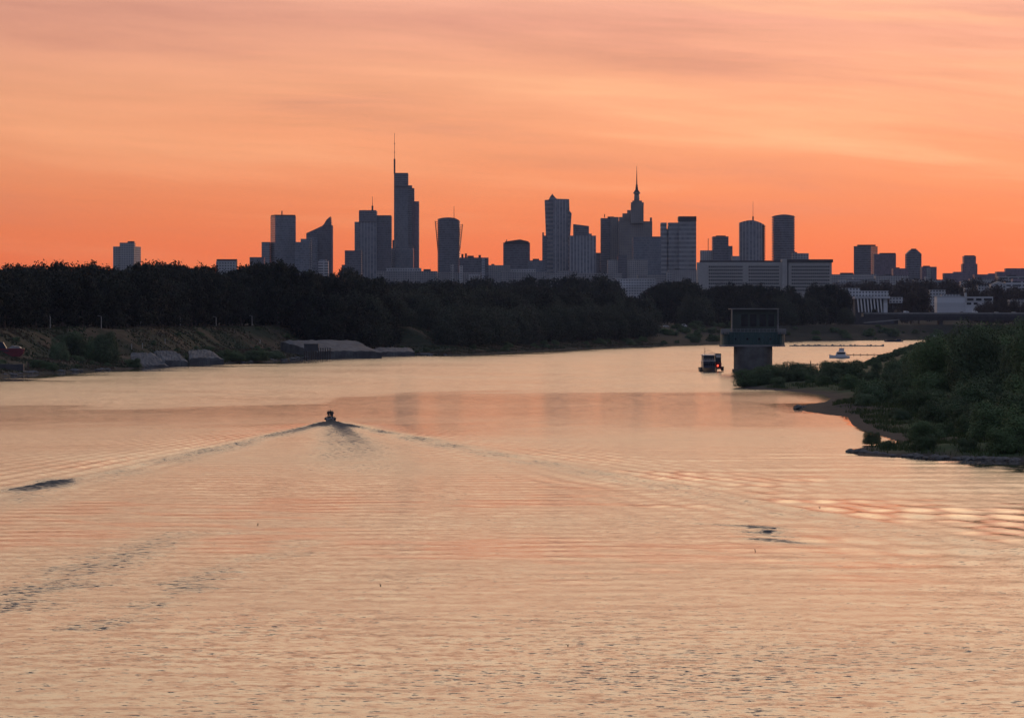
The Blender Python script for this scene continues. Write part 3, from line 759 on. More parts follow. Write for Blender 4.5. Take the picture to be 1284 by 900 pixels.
for lab, dd, bl in (
    ('long low roofline left of the small stepped tower', 5900, [('building_body', 'violet_glass', (1184, 1212), 342.5, 0, 24), ('upper_storeys', 'violet_glass', (1196, 1212), 340.8, 5, 16)]),
    ('long low roofline right of the small stepped tower', 5950, [('building_body', 'violet_glass', (1222, 1262), 344, 0, 24), ('upper_storeys', 'violet_glass', (1240, 1252), 342.8, 5, 16)]),
    ('low stepped building cut by the right edge of the view', 5800, [('building_body', 'violet_glass', (1250, 1300), 340.6, 0, 24), ('upper_storeys', 'violet_glass', (1261.5, 1300), 336.4, 5, 20)]),
    ('pale stepped flats below the widest right-hand slab', 4600, [('building_body', 'white_block', (1062, 1098), 350, 0, 20), ('upper_storeys', 'white_block', (1070, 1088), 347.5, 4, 12)]),
    ('pale low flats with a stair tower below the pale-striped block', 4650, [('building_body', 'white_block', (1146, 1192), 350.5, 0, 20), ('stair_tower', 'panel_block', (1160, 1164), 347, -2, 8)]),
    ('small pale block peeping over the trees left of the white gabled house', 4300, [('building_body', 'white_block', (1226, 1240), 357.5, 0, 14), ('roof', 'roof_dark', (1225.5, 1240.5), 356.6, -1, 16, 357.5)]),
    ('pale flat-roofed block between the round tree and the blank white building', 4200, [('building_body', 'white_block', (1166, 1186), 363.5, 0, 14), ('roof_plant', 'roof_dark', (1170, 1176), 362.3, 4, 7)]),
    ('grey terraced block above the colonnade hall', 4500, [('building_body', 'panel_block', (1046, 1074), 354, 0, 16), ('upper_storeys', 'white_block', (1052, 1066), 351.5, 4, 10)]),
    ('small white house among russet trees at right', 4150, [('building_body', 'white_wall', (1210, 1224), 361, 0, 14), ('roof', 'roof_dark', (1209, 1225), 359.6, -1, 16, 361)]),
    ('pale low office wing behind the russet trees at the right edge', 4500, [('building_body', 'ribbon_wall', (1252, 1300), 346.5, 0, 20), ('roof_plant', 'roof_dark', (1262, 1274), 345, 5, 9)]),
    ('low pale building right of the long slab of window rows', 5000, [('building_body', 'panel_block', (1042, 1100), 344, 0, 24), ('roof_plant', 'roof_dark', (1054, 1070), 342, 6, 10)]),
    ('low pale building under the slim chamfered tower', 4900, [('building_body', 'panel_block', (1098, 1140), 345.5, 0, 24), ('roof_plant', 'roof_dark', (1110, 1118), 344, 6, 10)]),
    ('low pale building under the banded hotel', 5000, [('building_body', 'panel_block', (800, 846), 344.5, 0, 20), ('stair_tower', 'white_block', (836, 843), 341, -3, 9)]),
    ('low grey building in a gap of the trees below the palace', 4700, [('building_body', 'white_block', (772, 822), 349.5, 0, 20), ('low_wing', 'white_block', (778, 800), 358, -6, 10)]),
    ('low pale building below the joined dark towers', 5300, [('building_body', 'panel_block', (690, 780), 342.5, 0, 22), ('upper_storeys', 'panel_block', (700, 724), 339.5, 5, 15)]),
    ('low grey building at the foot of the banded hotel', 5500, [('building_body', 'panel_block', (838, 876), 338.5, 0, 22), ('roof_plant', 'roof_dark', (846, 852), 336.5, 6, 10)]),
):
    building('city_building', lab, 'building', dd, bl)

# white buildings above the bridge
d = 3950
T = thing('colonnade_hall', 'white hall with a row of tall slanting columns above the bridge', 'hall', (PX(1095, d), d, 15))
def bx(x0, x1, y0, y1, o0, o1, nm, mat): return MB().box(PX(x0, d), PX(x1, d), d + o0, d + o1, PZ(y0, d), PZ(y1, d)).build(nm, mat, T)
bx(1073, 1114, 400, 374, 6, 30, 'back_wall', 'concrete_dark'); bx(1071.5, 1116, 374.4, 371.4, -1, 30.5, 'eaves_beam', 'white_wall')
bx(1057, 1082, 372, 361, 30.8, 50, 'rear_wing', 'white_block'); bx(1080, 1118, 373, 364.5, 31.2, 48, 'rear_wing', 'white_block'); bx(1108, 1113, 400, 374.4, 1, 6, 'end_wall', 'white_wall'); bx(1116, 1133, 380, 372.5, 8, 30, 'side_wing', 'white_block')
for k in range(8):
    x = 1074.5 + k * 4.1
    m = MB(); z0, z1 = PZ(391.5, d), PZ(374.3, d); a = PX(x, d); w = 1.2
    m.add([(a + 1.6, d, z0), (a + 1.6 + w, d, z0), (a + 1.6 + w, d + 2, z0), (a + 1.6, d + 2, z0), (a, d, z1), (a + w * 1.3, d, z1), (a + w * 1.3, d + 2, z1), (a, d + 2, z1)],
          [(3, 2, 1, 0), (4, 5, 6, 7), (0, 1, 5, 4), (1, 2, 6, 5), (2, 3, 7, 6), (3, 0, 4, 7)])
    m.build('column', 'white_paint', T)
d = 3850
T = thing('storage_building', 'long white blank-walled building above the bridge with windowed right end', 'building', (PX(1210, d), d, 15))
bx(1175, 1210, 400, 371.5, 0, 26, 'blank_wall', 'white_wall'); bx(1182, 1206, 372, 369, 6, 20, 'roof_storey', 'panel_block'); bx(1210, 1245.5, 400, 372, 1.5, 24, 'window_wing', 'white_wall')
for (a, b_) in ((1213, 1221), (1224, 1231), (1234, 1244)): bx(a, b_, 377, 374, 1.2, 1.9, 'window_band', 'dark_glass')
for (a, b_) in ((1212, 1218), (1221, 1226)): bx(a, b_, 382, 379.4, 1.2, 1.9, 'window_band', 'dark_glass')
bx(1209.6, 1212, 400, 367, -1, 4, 'stair_tower', 'white_wall')
for lab, dd, bl in (
    ('white gabled house at far right above the blank-walled building', 4100, [('building_body', 'white_block', (1243, 1262), 356, 0, 18), ('roof', 'concrete_pale', (1244, 1253), (356, 352.6), 2, 14, 357), ('roof', 'concrete_pale', (1253, 1261.5), (352.6, 356), 2, 14, 357)]),
    ('grey multi-storey car park at far right edge over the bridge', 4300, [('building_body', 'ribbon_wall', (1261, 1300), 353, 0, 24), ('upper_storeys', 'violet_glass', (1270, 1300), 349.5, 5, 18)]),
    ('low bluish shed behind bushes at the right edge by the bridge', 3700, [('building_body', 'panel_block', (1266, 1300), 375.5, 0, 18), ('roof_storey', 'roof_dark', (1270, 1300), 374.4, 3, 12)]),
    ('wide grey terrace building behind russet trees at right', 4700, [('building_body', 'white_block', (1205, 1250), 352.5, 0, 20), ('upper_storeys', 'panel_block', (1216, 1244), 349.5, 4, 14)])):
    building('city_building', lab, 'building', dd, bl, ground=22.)

# ------------------------------------------------------------------ road bridge
d = 3420
T = thing('road_bridge', 'long low road bridge crossing the river at right', 'bridge', (PX(1190, d), d, 0))
Xa, Xb = PX(1083, d), 900
MB().box(Xa, Xb, d, d + 24, PZ(397.2, d), PZ(392.6, d)).build('deck', 'concrete_dark', T)
MB().box(PX(1120, d), Xb, d + 2, d + 22, PZ(401.8, d), PZ(397.2, d)).build('girder', 'steel_dark', T)
MB().box(Xa, Xb, d - .6, d - .1, PZ(393.6, d), PZ(391.9, d)).build('parapet', 'concrete', T)
for x in (1122, 1178, 1240, 1320): MB().box(PX(x, d), PX(x + 5, d), d + 5, d + 19, -2, PZ(401.8, d)).build('pier', 'concrete_dark', T)
MB().box(Xa - 20, PX(1121, d), d + 1, d + 23, 8, PZ(397.2, d)).build('abutment', 'concrete_dark', T)
m = MB(); dd = 3380
m.add([(PX(1084, dd), dd, PZ(405.4, dd)), (PX(1128, dd), dd, PZ(401.4, dd)), (PX(1128, dd), dd + 8, PZ(401.4, dd)), (PX(1084, dd), dd + 8, PZ(405.4, dd)),
       (PX(1084, dd), dd, PZ(404.2, dd)), (PX(1128, dd), dd, PZ(400.3, dd)), (PX(1128, dd), dd + 8, PZ(400.3, dd)), (PX(1084, dd), dd + 8, PZ(404.2, dd))],
      [(3, 2, 1, 0), (4, 5, 6, 7), (0, 1, 5, 4), (1, 2, 6, 5), (2, 3, 7, 6), (3, 0, 4, 7)])
m.build('ramp', 'concrete', T)
BR_Z = PZ(392.6, d)


def car_proto(name, label, cat, body_mat, loc, van=False, group=None):
    t = thing(name, label, cat, loc, group); x, y, z = loc
    L = 5.2 if van else 4.4; hgt = 2.1 if van else 1.45
    if van: prof = [(-L / 2, .35), (L / 2, .35), (L / 2, 1.1), (L / 2 - .5, 1.25), (L / 2 - 1.2, hgt - .05), (L / 2 - 1.5, hgt), (-L / 2 + .1, hgt), (-L / 2, hgt - .2)]
    else: prof = [(-L / 2, .35), (L / 2, .35), (L / 2, .75), (L / 2 - 1.2, .92), (L / 2 - 1.25, .93), (-L / 2 + .5, .98), (-L / 2, .9)]
    MB().extrude([(x + a, z + c) for a, c in prof], y - .88, y + .88).build('body', body_mat, t)
    if van: MB().box(x - .3, x + L / 2 - 1.35, y - .9, y + .9, z + 1.25, z + 1.85).build('windows', 'dark_glass', t)
    else:
        MB().extrude([(x + a, z + c) for a, c in ((-1.7, .95), (1.0, .92), (.35, 1.36), (-1.1, 1.38))], y - .78, y + .78).build('windows', 'dark_glass', t)
        MB().box(x - 1.1, x + .35, y - .76, y + .76, z + 1.37, z + 1.45).build('roof', body_mat, t)
    for sx in (-1, 1):
        for sy in (-1, 1): MB().tube([(x + sx * L * .31, y + sy * .9, z + .32), (x + sx * L * .31, y + sy * .68, z + .32)], .33, 10).build('wheel', 'black_rubber', t)
    return t


gy = 3420
for x, nm, lab, mt, van, off in (
    (1137, 'parked_van', 'white van on the bridge beside its left end', 'white_paint', True, 4),
    (1168, 'road_car', 'grey car on bridge in front of the dark round tree', 'grey_paint', False, 3.2),
    (1207, 'road_car', 'silver car on bridge below the blank white building', 'silver_paint', False, 3.2),
    (1223, 'road_van', 'white van on the bridge below the windowed white wing', 'white_paint', True, 3.0),
    (1250, 'road_car', 'white car on bridge right of the white building', 'white_paint', False, 3.2),
    (1272, 'road_car', 'silver-white car on bridge near the right edge of the view', 'white_paint', False, 3.4)):
    car_proto(nm, lab, 'car' if not van else 'van', mt, (PX(x, gy), gy + off, BR_Z), van, 'vehicles on the road bridge')

# vehicles on the bank
for x, y, dd, lab, nm, van in ((1174, 404.5, 3330, 'leftmost white van parked below the bridge', 'parked_van', True), (1185, 404.3, 3335, 'white van parked below the bridge, second from the left', 'parked_van', True), (1196, 405, 3330, 'white car parked below the bridge right of the white vans', 'parked_car', False)):
    X = PX(x, dd); z = float(left_z(np.array([[X]]), np.array([[float(dd)]]))[0, 0])
    car_proto(nm, lab, 'van' if van else 'car', 'white_paint', (X, dd, max(z, .3)), van, 'vehicles parked below the bridge')
for x, dd, lab, nm, van in ((857, 3000, 'white van parked on the grass clearing between dark trees', 'parked_van', True), (835, 3010, 'small white car at the clearing left of the white van', 'parked_car', False)):
    X = PX(x, dd); z = float(left_z(np.array([[X]]), np.array([[float(dd)]]))[0, 0])
    o_ = car_proto(nm, lab, 'van' if van else 'car', 'white_paint', (X, dd, z), van); o_.scale = (1.1, 1.1, 1.1)

# ------------------------------------------------------------------ river intake tower
d = 1415
T = thing('intake_tower', 'river intake tower, dark hall on teal gallery and concrete pillar', 'tower', (PX(946, d), d, 0))
def oval(x0, x1, dep, n=28, p=2.6):
    cx_, hw = (PX(x0, d) + PX(x1, d)) / 2, (PX(x1, d) - PX(x0, d)) / 2
    out = []
    for a in np.linspace(-math.pi, math.pi, n + 1)[:-1]:
        c, s_ = math.cos(a), math.sin(a)
        out.append((cx_ + hw * math.copysign(abs(c) ** (2 / p), c), d + dep + dep * math.copysign(abs(s_) ** (2 / p), s_)))
    return out
MB().prism(oval(921.3, 970, 6.5), -3, PZ(434.5, d)).build('pillar', 'concrete_pier', T)
MB().prism(oval(919.5, 972, 7), -3, PZ(463, d)).build('pillar_footing', 'concrete_dark', T)
MB().prism(oval(904, 986, 8.5, p=5), PZ(434.6, d), PZ(432.2, d)).build('gallery_slab', 'concrete', T)
MB().prism(oval(905, 985, 8.1, p=5), PZ(432.2, d), PZ(416.2, d)).build('gallery_wall', 'teal_steel', T)
m = MB()
for x in np.linspace(907, 983, 17): m.box(PX(x, d) - .1, PX(x, d) + .1, d - .55, d + .4, PZ(432, d), PZ(416.3, d))
m.build('gallery_ribs', 'teal_steel', T)
for x in (922, 937, 952, 966): MB().tube([(PX(x, d), d - .25, PZ(425, d)), (PX(x, d), d + .3, PZ(425, d))], .42, 10).build('porthole', 'dark_glass', T)
m = MB()
for z in (416, 414.2, 412.4): m.tube([(PX(905, d), d - .05, PZ(z, d)), (PX(985, d), d - .05, PZ(z, d))], .06, 4)
for x in np.linspace(905, 985, 18): m.tube([(PX(x, d), d - .05, PZ(416.4, d)), (PX(x, d), d - .05, PZ(412.3, d))], .06, 4)
m.build('railing', 'steel_pale', T)
for a, b_ in ((904.2, 916), (975.5, 986)): MB().box(PX(a, d), PX(b_, d), d + .5, d + 3.2, PZ(419, d), PZ(412.6, d)).build('parapet_box', 'concrete', T)
MB().box(PX(919, d), PX(974.4, d), d + 2.5, d + 13, PZ(416.3, d), PZ(388, d)).build('hall', 'dark_green_panel', T)
for a, b_ in ((930, 938), (941, 949), (953, 961), (964, 971)): MB().box(PX(a, d), PX(b_, d), d + 2.2, d + 2.9, PZ(409, d), PZ(394, d)).build('hall_window', 'dark_glass', T)
MB().box(PX(916, d), PX(977, d), d + .6, d + 15, PZ(388, d), PZ(386.6, d)).build('roof', 'concrete', T)
for x in (917.5, 975.3): MB().box(PX(x, d), PX(x + 1.1, d), d + .9, d + 1.4, PZ(416.3, d), PZ(388, d)).build('roof_post', 'concrete', T)
m = MB()
for x in (938, 952): m.tube([(PX(x, d), d + 6, PZ(386, d)), (PX(x, d), d + 6, PZ(381, d))], .07, 4)
m.build('roof_aerial', 'steel_dark', T)

# ------------------------------------------------------------------ boats
def hull(mb, cx, cy, L, W, z0, z1, ang=math.pi / 2, sheer=.3, n=13, bow=2.2):
    """hull with pointed bow, bow towards angle ang"""
    rings = []; dx, dy = math.cos(ang), math.sin(ang)
    for t in np.linspace(0, 1, n):
        w = W / 2 * (1 - max(0, (t - .45) / .55) ** bow) * (.88 + .12 * min(1, t / .2)) + .02
        a = (t - .5) * L; top = z1 + sheer * max(0, (t - .5) * 2) ** 2
        ring = []
        for u, zz in ((-1, top), (-.96, z0 + (top - z0) * .45), (-.7, z0), (.7, z0), (.96, z0 + (top - z0) * .45), (1, top)):
            ring.append((cx + dx * a - dy * w * u, cy + dy * a + dx * w * u, zz))
        rings.append(ring)
    return mb.rings(rings)


d = 1440
T = thing('passenger_ship', 'two-deck passenger ship with red lantern moored beside the intake tower', 'ship', (PX(892, d), d, 0))
cx0 = PX(890, d)
hull(MB(), cx0 + .3, d + 7, 24, 5.6, -.5, 1.5, -math.pi / 2 + .12).build('hull', 'navy_paint', T)
MB().box(cx0 - 2.5, cx0 + 2.0, d - .5, d + 17, 1.4, 4.0).build('lower_cabin', 'bluegrey_paint', T)
MB().box(cx0 - 2.4, cx0 + 1.9, d + 1.5, d + 16, 4.16, 6.3).build('upper_cabin', 'bluegrey_paint', T)
for z in (4.0, 6.3): MB().box(cx0 - 2.8, cx0 + 2.3, d - 1.2, d + 17.5, z, z + .16).build('deck_edge', 'white_paint', T)
for z in (2.3, 4.7):
    for k in range(5): MB().box(cx0 - 2.2 + k * .86, cx0 - 1.6 + k * .86, (d - .6 if z < 4 else d + 1.4), (d - .3 if z < 4 else d + 1.8), z, z + .9).build('window', 'dark_glass', T)
m = MB()
for zb in (4.16, 6.46):
    for zz in (.45, .9): m.tube([(cx0 - 2.7, d - 1.1, zb + zz), (cx0 + 2.2, d - 1.1, zb + zz)], .05, 4)
    for x in np.linspace(-2.7, 2.2, 9): m.tube([(cx0 + x, d - 1.1, zb), (cx0 + x, d - 1.1, zb + .9)], .045, 4)
m.build('railing', 'white_paint', T)
MB().box(cx0 + 2.35, cx0 + 4.6, d + 3, d + 9, 3.4, 7.0).build('wheelhouse', 'navy_paint', T)
MB().box(cx0 + 2.6, cx0 + 4.4, d + 2.85, d + 2.98, 5.4, 6.4).build('wheelhouse_window', 'white_paint', T)
MB().box(cx0 + 2.35, cx0 + 4.7, d + 2, d + 10, .9, 3.4).build('paddle_box', 'red_paint', T)
MB().tube([(cx0 - 1.8, d + 3, 6.4), (cx0 - 1.8, d + 3, 9.2)], [.12, .06], 6).build('mast', 'steel_dark', T)
m = MB(); m.tube([(cx0 - 1.8, d + 3, 9.0), (cx0 + 1.8, d + 3, 7.2)], .05, 4); m.tube([(cx0 - 1.8, d + 3, 7.8), (cx0 + .6, d + 3, 8.4)], .05, 4); m.build('rigging', 'steel_dark', T)
bm = MB()
for k in range(7):
    a0 = math.pi * k / 6 - math.pi / 2
    pass
bm.tube([(cx0 + 3.2, d + 1.7, 1.9), (cx0 + 3.2, d + 1.7, 2.1), (cx0 + 3.2, d + 1.7, 2.4), (cx0 + 3.2, d + 1.7, 2.6)], [.15, .3, .3, .12], 10).build('red_lantern', 'red_lamp', T)
MB().box(cx0 + 4.7, cx0 + 5.6, d + 2, d + 6, .2, 1.9).build('stern_platform', 'dark_wood', T)

d = 1438
T = thing('rowing_boat', 'tiny dark rowing boat at the left side of the passenger ship', 'rowing boat', (PX(879.5, d), d, 0))
hull(MB(), PX(879.5, d), d + 1, 3.6, 1.4, -.2, .9, -math.pi / 2).build('hull', 'dark_wood', T, True)
MB().box(PX(879.5, d) - .3, PX(879.5, d) + .3, d + .5, d + 1.2, .8, 1.7).build('engine_cover', 'black_rubber', T)

d = 1886
T = thing('cabin_boat', 'white cabin boat moored on the calm water right of intake tower', 'motor boat', (PX(1053, d), d, 0))
cx0 = PX(1053, d)
hull(MB(), cx0, d + 1.5, 10.5, 3.4, -.4, 1.3, math.pi - .15, .5).build('hull', 'white_paint', T)
MB().extrude([(cx0 - 2.2, 1.25), (cx0 + 3.2, 1.25), (cx0 + 3.0, 3.2), (cx0 - 1.4, 3.3)], d + .2, d + 2.8).build('cabin', 'white_paint', T)
MB().box(cx0 - 1.3, cx0 + 2.8, d + .1, d + 2.9, 2.1, 2.9).build('windows', 'dark_glass', T)
MB().extrude([(cx0 - .6, 3.32), (cx0 + 2.4, 3.32), (cx0 + 2.2, 4.9), (cx0 - .1, 4.9)], d + .5, d + 2.5).build('flybridge', 'white_paint', T)
MB().box(cx0 - .3, cx0 + 2.5, d + .4, d + 2.6, 4.92, 5.1).build('canopy', 'navy_paint', T)
MB().tube([(cx0 + 1, d + 1.5, 5.1), (cx0 + 1, d + 1.5, 6.4)], .06, 4).build('aerial', 'steel_dark', T)

def jetty(label, xa, xb, y, h, posts):
    dd = WD(y); t = thing('jetty', label, 'jetty', (PX((xa + xb) / 2, dd), dd, 0))
    m = MB(); m.box(PX(xa, dd), PX(xb, dd), dd, dd + 2.2, h - .35, h); m.build('walkway', 'dark_wood', t)
    for x in np.linspace(xa, xb, posts):
        MB().tube([(PX(x, dd), dd + 1, -1), (PX(x, dd), dd + 1, h + .5)], .16, 6).build('post', 'dark_wood', t)
    return t
jetty('dark wooden jetty running right from the white cabin boat', 1062, 1122, 446.3, .8, 8)
jetty('lower jetty on the water in front of the white cabin boat', 1000, 1092, 458, .55, 12)
dd = WD(458.5)
T = thing('mooring_post', 'single dark mooring post standing in front of lower jetty', 'post', (PX(1016.5, dd), dd, 0))
MB().tube([(PX(1016.5, dd), dd, -1), (PX(1016.5, dd), dd, 2.0), (PX(1016.5, dd), dd, 2.2)], [.2, .18, .05], 8).build('post', 'dark_wood', T); MB().tube([(PX(1016.5, dd), dd, 1.4), (PX(1016.5, dd), dd, 1.65)], .26, 8).build('band', 'steel_dark', T)
dd = WD(428.6)
T = thing('barge', 'flat dark barge on the far bright strip of water below the bridge', 'barge', (PX(1121, dd), dd, 0))
cx0 = PX(1121, dd)
MB().extrude([(cx0 - 7, -.4), (cx0 + 7, -.4), (cx0 + 8, 1.1), (cx0 - 8, 1.1)], dd, dd + 5).build('hull', 'navy_paint', T)
MB().box(cx0 + 2, cx0 + 6, dd + 1, dd + 4, 1.1, 2.3).build('wheelhouse', 'navy_paint', T); MB().box(cx0 - 6, cx0 + 1, dd + .8, dd + 4.2, 1.1, 1.5).build('hatch', 'dark_wood', T)
# training dyke
dd = WD(434.2); m = MB(); r_ = random.Random(4)
xs_ = np.linspace(PX(990, dd), PX(1108, dd), 60); rings = []
for x in xs_:
    hh = .6 + 1.0 * r_.random() ** 2; w = 6 + 5 * r_.random()
    rings.append([(x, dd - w, -.6), (x, dd - .7, hh * .8), (x, dd, hh), (x, dd + .8, hh * .8), (x, dd + w, -.6)])
m.rings(rings); tag(m.build('stone_dyke', 'rock_grey', None, origin=(PX(1050, dd), dd, 0)), 'long low stone dyke lying across the far water behind cabin boat', 'dyke')

# ---- the motorboat with three people
bx0, by0 = float(BOAT[0]), float(BOAT[1])
HEAD = math.pi / 2 + .066
T = thing('motor_boat', 'small dark motorboat seen from astern, pulling a long wake', 'motor boat', (bx0, by0, 0))
mb = MB(); hull(mb, bx0, by0 + 2.3, 5.2, 2.1, -.25, .55, HEAD, .25); mb.build('hull', 'navy_paint', T, True)
mb = MB()
for s in (-1, 1):
    pts = [(bx0 + s * 1.0 + .0, by0 - .3, .55), (bx0 + s * 1.02 - .05, by0 + 1.8, .58), (bx0 + s * .85 - .15, by0 + 3.5, .68), (bx0 + s * .1 - .3, by0 + 4.9, .85)]
    mb.tube(pts, [.2, .24, .23, .15], 8)
mb.build('side_tubes', 'black_rubber', T, True)
MB().box(bx0 - .8, bx0 + .8, by0 - .35, by0 - .2, -.1, .75).build('transom', 'steel_pale', T)
mb = MB(); mb.box(bx0 + .03, bx0 + .45, by0 - .85, by0 - .4, .55, 1.1); mb.box(bx0 + .14, bx0 + .34, by0 - .75, by0 - .5, -.4, .55); mb.build('outboard_motor', 'black_rubber', T)
MB().box(bx0 + .12, bx0 + .36, by0 - .87, by0 - .855, .72, .95).build('motor_badge', 'white_paint', T)
for yy in (.6, 1.9): MB().box(bx0 - .75, bx0 + .75, by0 + yy, by0 + yy + .35, .55, .62).build('thwart', 'dark_wood', T)


def person(label, x, y, zseat, cloth, lean=0., stand=False, turn=0., arms='lap'):
    """one continuous body grown from a skeleton, then hair and jacket"""
    t = thing('person', label, 'person', (x, y, zseat))
    P, E, R = [], [], []
    def j(p, r, par=None):
        P.append(p); R.append(r)
        if par is not None: E.append((par, len(P) - 1))
        return len(P) - 1
    k = 0.
    pel = j((0, 0, .1), .15); sp1 = j((lean * .2, .02, .32), .135, pel); ch = j((lean * .5, .03, .52), .155, sp1)
    nk = j((lean * .8, .03, .68), .065, ch); hd = j((lean * .9, .05, .79), .095, nk); tp = j((lean * .9, .05, .90), .085, hd)
    for s in (-1, 1):
        sh = j((lean * .7 + s * .19, .02, .60), .07, ch); el = j((s * .27 + lean * .4, .08, .34), .05, sh)
        wr = j((s * .2, .30, .27), .035, el); ha = j((s * .17, .37, .26), .04, wr)
        for f in range(4): j((s * .17 + (f - 1.5) * .022, .44 + (.01 if f in (1, 2) else 0), .235), .010, ha)
        j((s * .12, .39, .27), .012, ha)
        hip = j((s * .1, .03, .08 if not stand else -.04), .10, pel)
        if stand:
            kn = j((s * .11, .06, -.36), .065, hip); an = j((s * .12, -.01, -.78), .045, kn); j((s * .13, .14, -.82), .04, an)
        else:
            kn = j((s * .15, .46, .10), .068, hip); an = j((s * .15, .44, -.32), .045, kn); j((s * .15, .60, -.36), .04, an)
    me = bpy.data.meshes.new('body'); me.from_pydata(P, E, []); o = bpy.data.objects.new('body_base', me); C.objects.link(o)
    md = o.modifiers.new('skin', 'SKIN'); sv = me.skin_vertices[0].data
    R = [q * (1.3 if q > .05 else 1.15) for q in R]
    for i_, r in enumerate(R): sv[i_].radius = (r, r * (.8 if i_ in (0, 1, 2) else 1.))
    sv[0].use_root = True
    o.modifiers.new('sub', 'SUBSURF').levels = 1
    dg = bpy.context.evaluated_depsgraph_get(); me2 = bpy.data.meshes.new_from_object(o.evaluated_get(dg))
    bpy.data.objects.remove(o)
    me2.materials.clear(); me2.materials.append(MAT[cloth]); me2.materials.append(MAT['skin_tone']); me2.materials.append(MAT['cloth_grey'])
    for p in me2.polygons:
        c = p.center; p.use_smooth = True
        p.material_index = 1 if (c.z > .69 or (c.y > .33 and c.z > .2 and abs(c.x) < .26)) else (2 if c.z < .17 else 0)
    b = bpy.data.objects.new('body', me2); C.objects.link(b); b.parent = t
    hx = lean * .9; mb = MB(); rings = []
    for a in np.linspace(0, 1, 5):
        z = .80 + .125 * a; rr = .108 * math.sqrt(max(.02, 1 - (a * .97) ** 2))
        rings.append([(x + hx + rr * math.cos(q), y + .035 + rr * 1.05 * math.sin(q), zseat + z) for q in np.linspace(0, 2 * math.pi, 11)[:-1]])
    mb.rings(rings).build('hair', 'hair_brown', t, True)
    t.rotation_euler = (0, 0, turn)
    return t


person('person standing at left in the small motorboat, dark jacket', bx0 - .40, by0 + .9, 1.40, 'cloth_dark', -.03, True)
person('person standing between the other two in the small motorboat', bx0 + .0, by0 + 1.7, 1.52, 'cloth_olive', .0, True)
person('person standing at right in the small motorboat, near the outboard motor', bx0 + .40, by0 + .8, 1.36, 'cloth_grey', .04, True)

# ---- things at the left edge
d = WD(468.5)
T = thing('pontoon', 'floating landing pontoon with dark railing at the left edge', 'pontoon', (PX(12, d), d, 0))
MB().box(PX(-40, d), PX(33, d), d, d + 6, -.4, .75).build('float_hull', 'steel_pale', T)
MB().box(PX(-40, d), PX(33.4, d), d - .2, d + 6.2, .75, .95).build('deck', 'concrete', T)
m = MB()
for z in (2.3, 1.65): m.tube([(PX(-40, d), d + .3, z), (PX(33, d), d + .3, z)], .09, 4)
m.build('handrail', 'steel_dark', T)
for x in np.linspace(-38, 33, 14): MB().tube([(PX(x, d), d + .3, .95), (PX(x, d), d + .3, 2.4)], .09, 5).build('railing_post', 'steel_dark', T)
MB().tube([(PX(34.5, d), d + 2, -1), (PX(34.5, d), d + 2, 4.2)], .28, 8).build('mooring_pile', 'dark_wood', T)
MB().box(PX(-40, d), PX(28, d), d + 2.5, d + 5.5, .95, 3.6).build('gangway_house', 'concrete_dark', T)
def gz(X, Y): return float(left_z(np.array([[float(X)]]), np.array([[float(Y)]]))[0, 0])
def ground_hit(x, y, d0=1330., d1=2600.):
    """the point of the left bank seen in photo column x, row y"""
    Y = np.arange(d0, d1, 2.); X = (x - 642) / F * Y; Z = left_z(X, Y); row = HOR - (Z - CAM) / Y * F
    k = np.argmax((row <= y) & (Z > .2)); return float(X[k]), float(Y[k]), float(Z[k])
def crest_at(x):
    for Y in np.arange(1350, 2600, 3.):
        X = PX(x, Y); s0 = float(poly_sd(np.array([[X, Y]]), LEFT, LEFT_N)[0])
        if s0 > 61: return X, Y
    return PX(x, 2500), 2500
_, d, zg = ground_hit(14, 447)
T = thing('river_launch', 'red and navy launch with pale windscreen laid up on the bank at left edge', 'motor boat', (PX(10, d), d, zg))
zk = PZ(447, d); X0 = PX(-26, d); X1 = PX(30, d); zt = PZ(437.5, d)
prof = [(X0, zk), (X1 - 1.6, zk), (X1 - .5, zk + 1.1), (X1, zt + .1), (X1 - .5, zt + .25), (X0, zt + .1)]
MB().extrude(prof, d, d + 3.6).build('hull', 'red_paint', T)
MB().extrude([(X0, zt + .15), (X1 - 7, zt + .2), (X1 - 8.5, zt + 2.7), (X0, zt + 2.9)], d + .4, d + 3.2).build('cabin', 'navy_paint', T)
MB().extrude([(X1 - 6.6, zt + .25), (X1 - 1.2, zt + .28), (X1 - 1.9, zt + .95), (X1 - 4.8, zt + 1.35)], d + .3, d + 3.3).build('windscreen', 'steel_pale', T)
MB().box(X0, X1 - 6, d - .06, d + .02, zt - .9, zt - .5).build('side_stripe', 'navy_paint', T)
for x in (X0 + 3, X1 - 5): MB().box(x, x + .8, d + .2, d + 3.4, zg - 1.5, zk + .02).build('cradle', 'dark_wood', T)
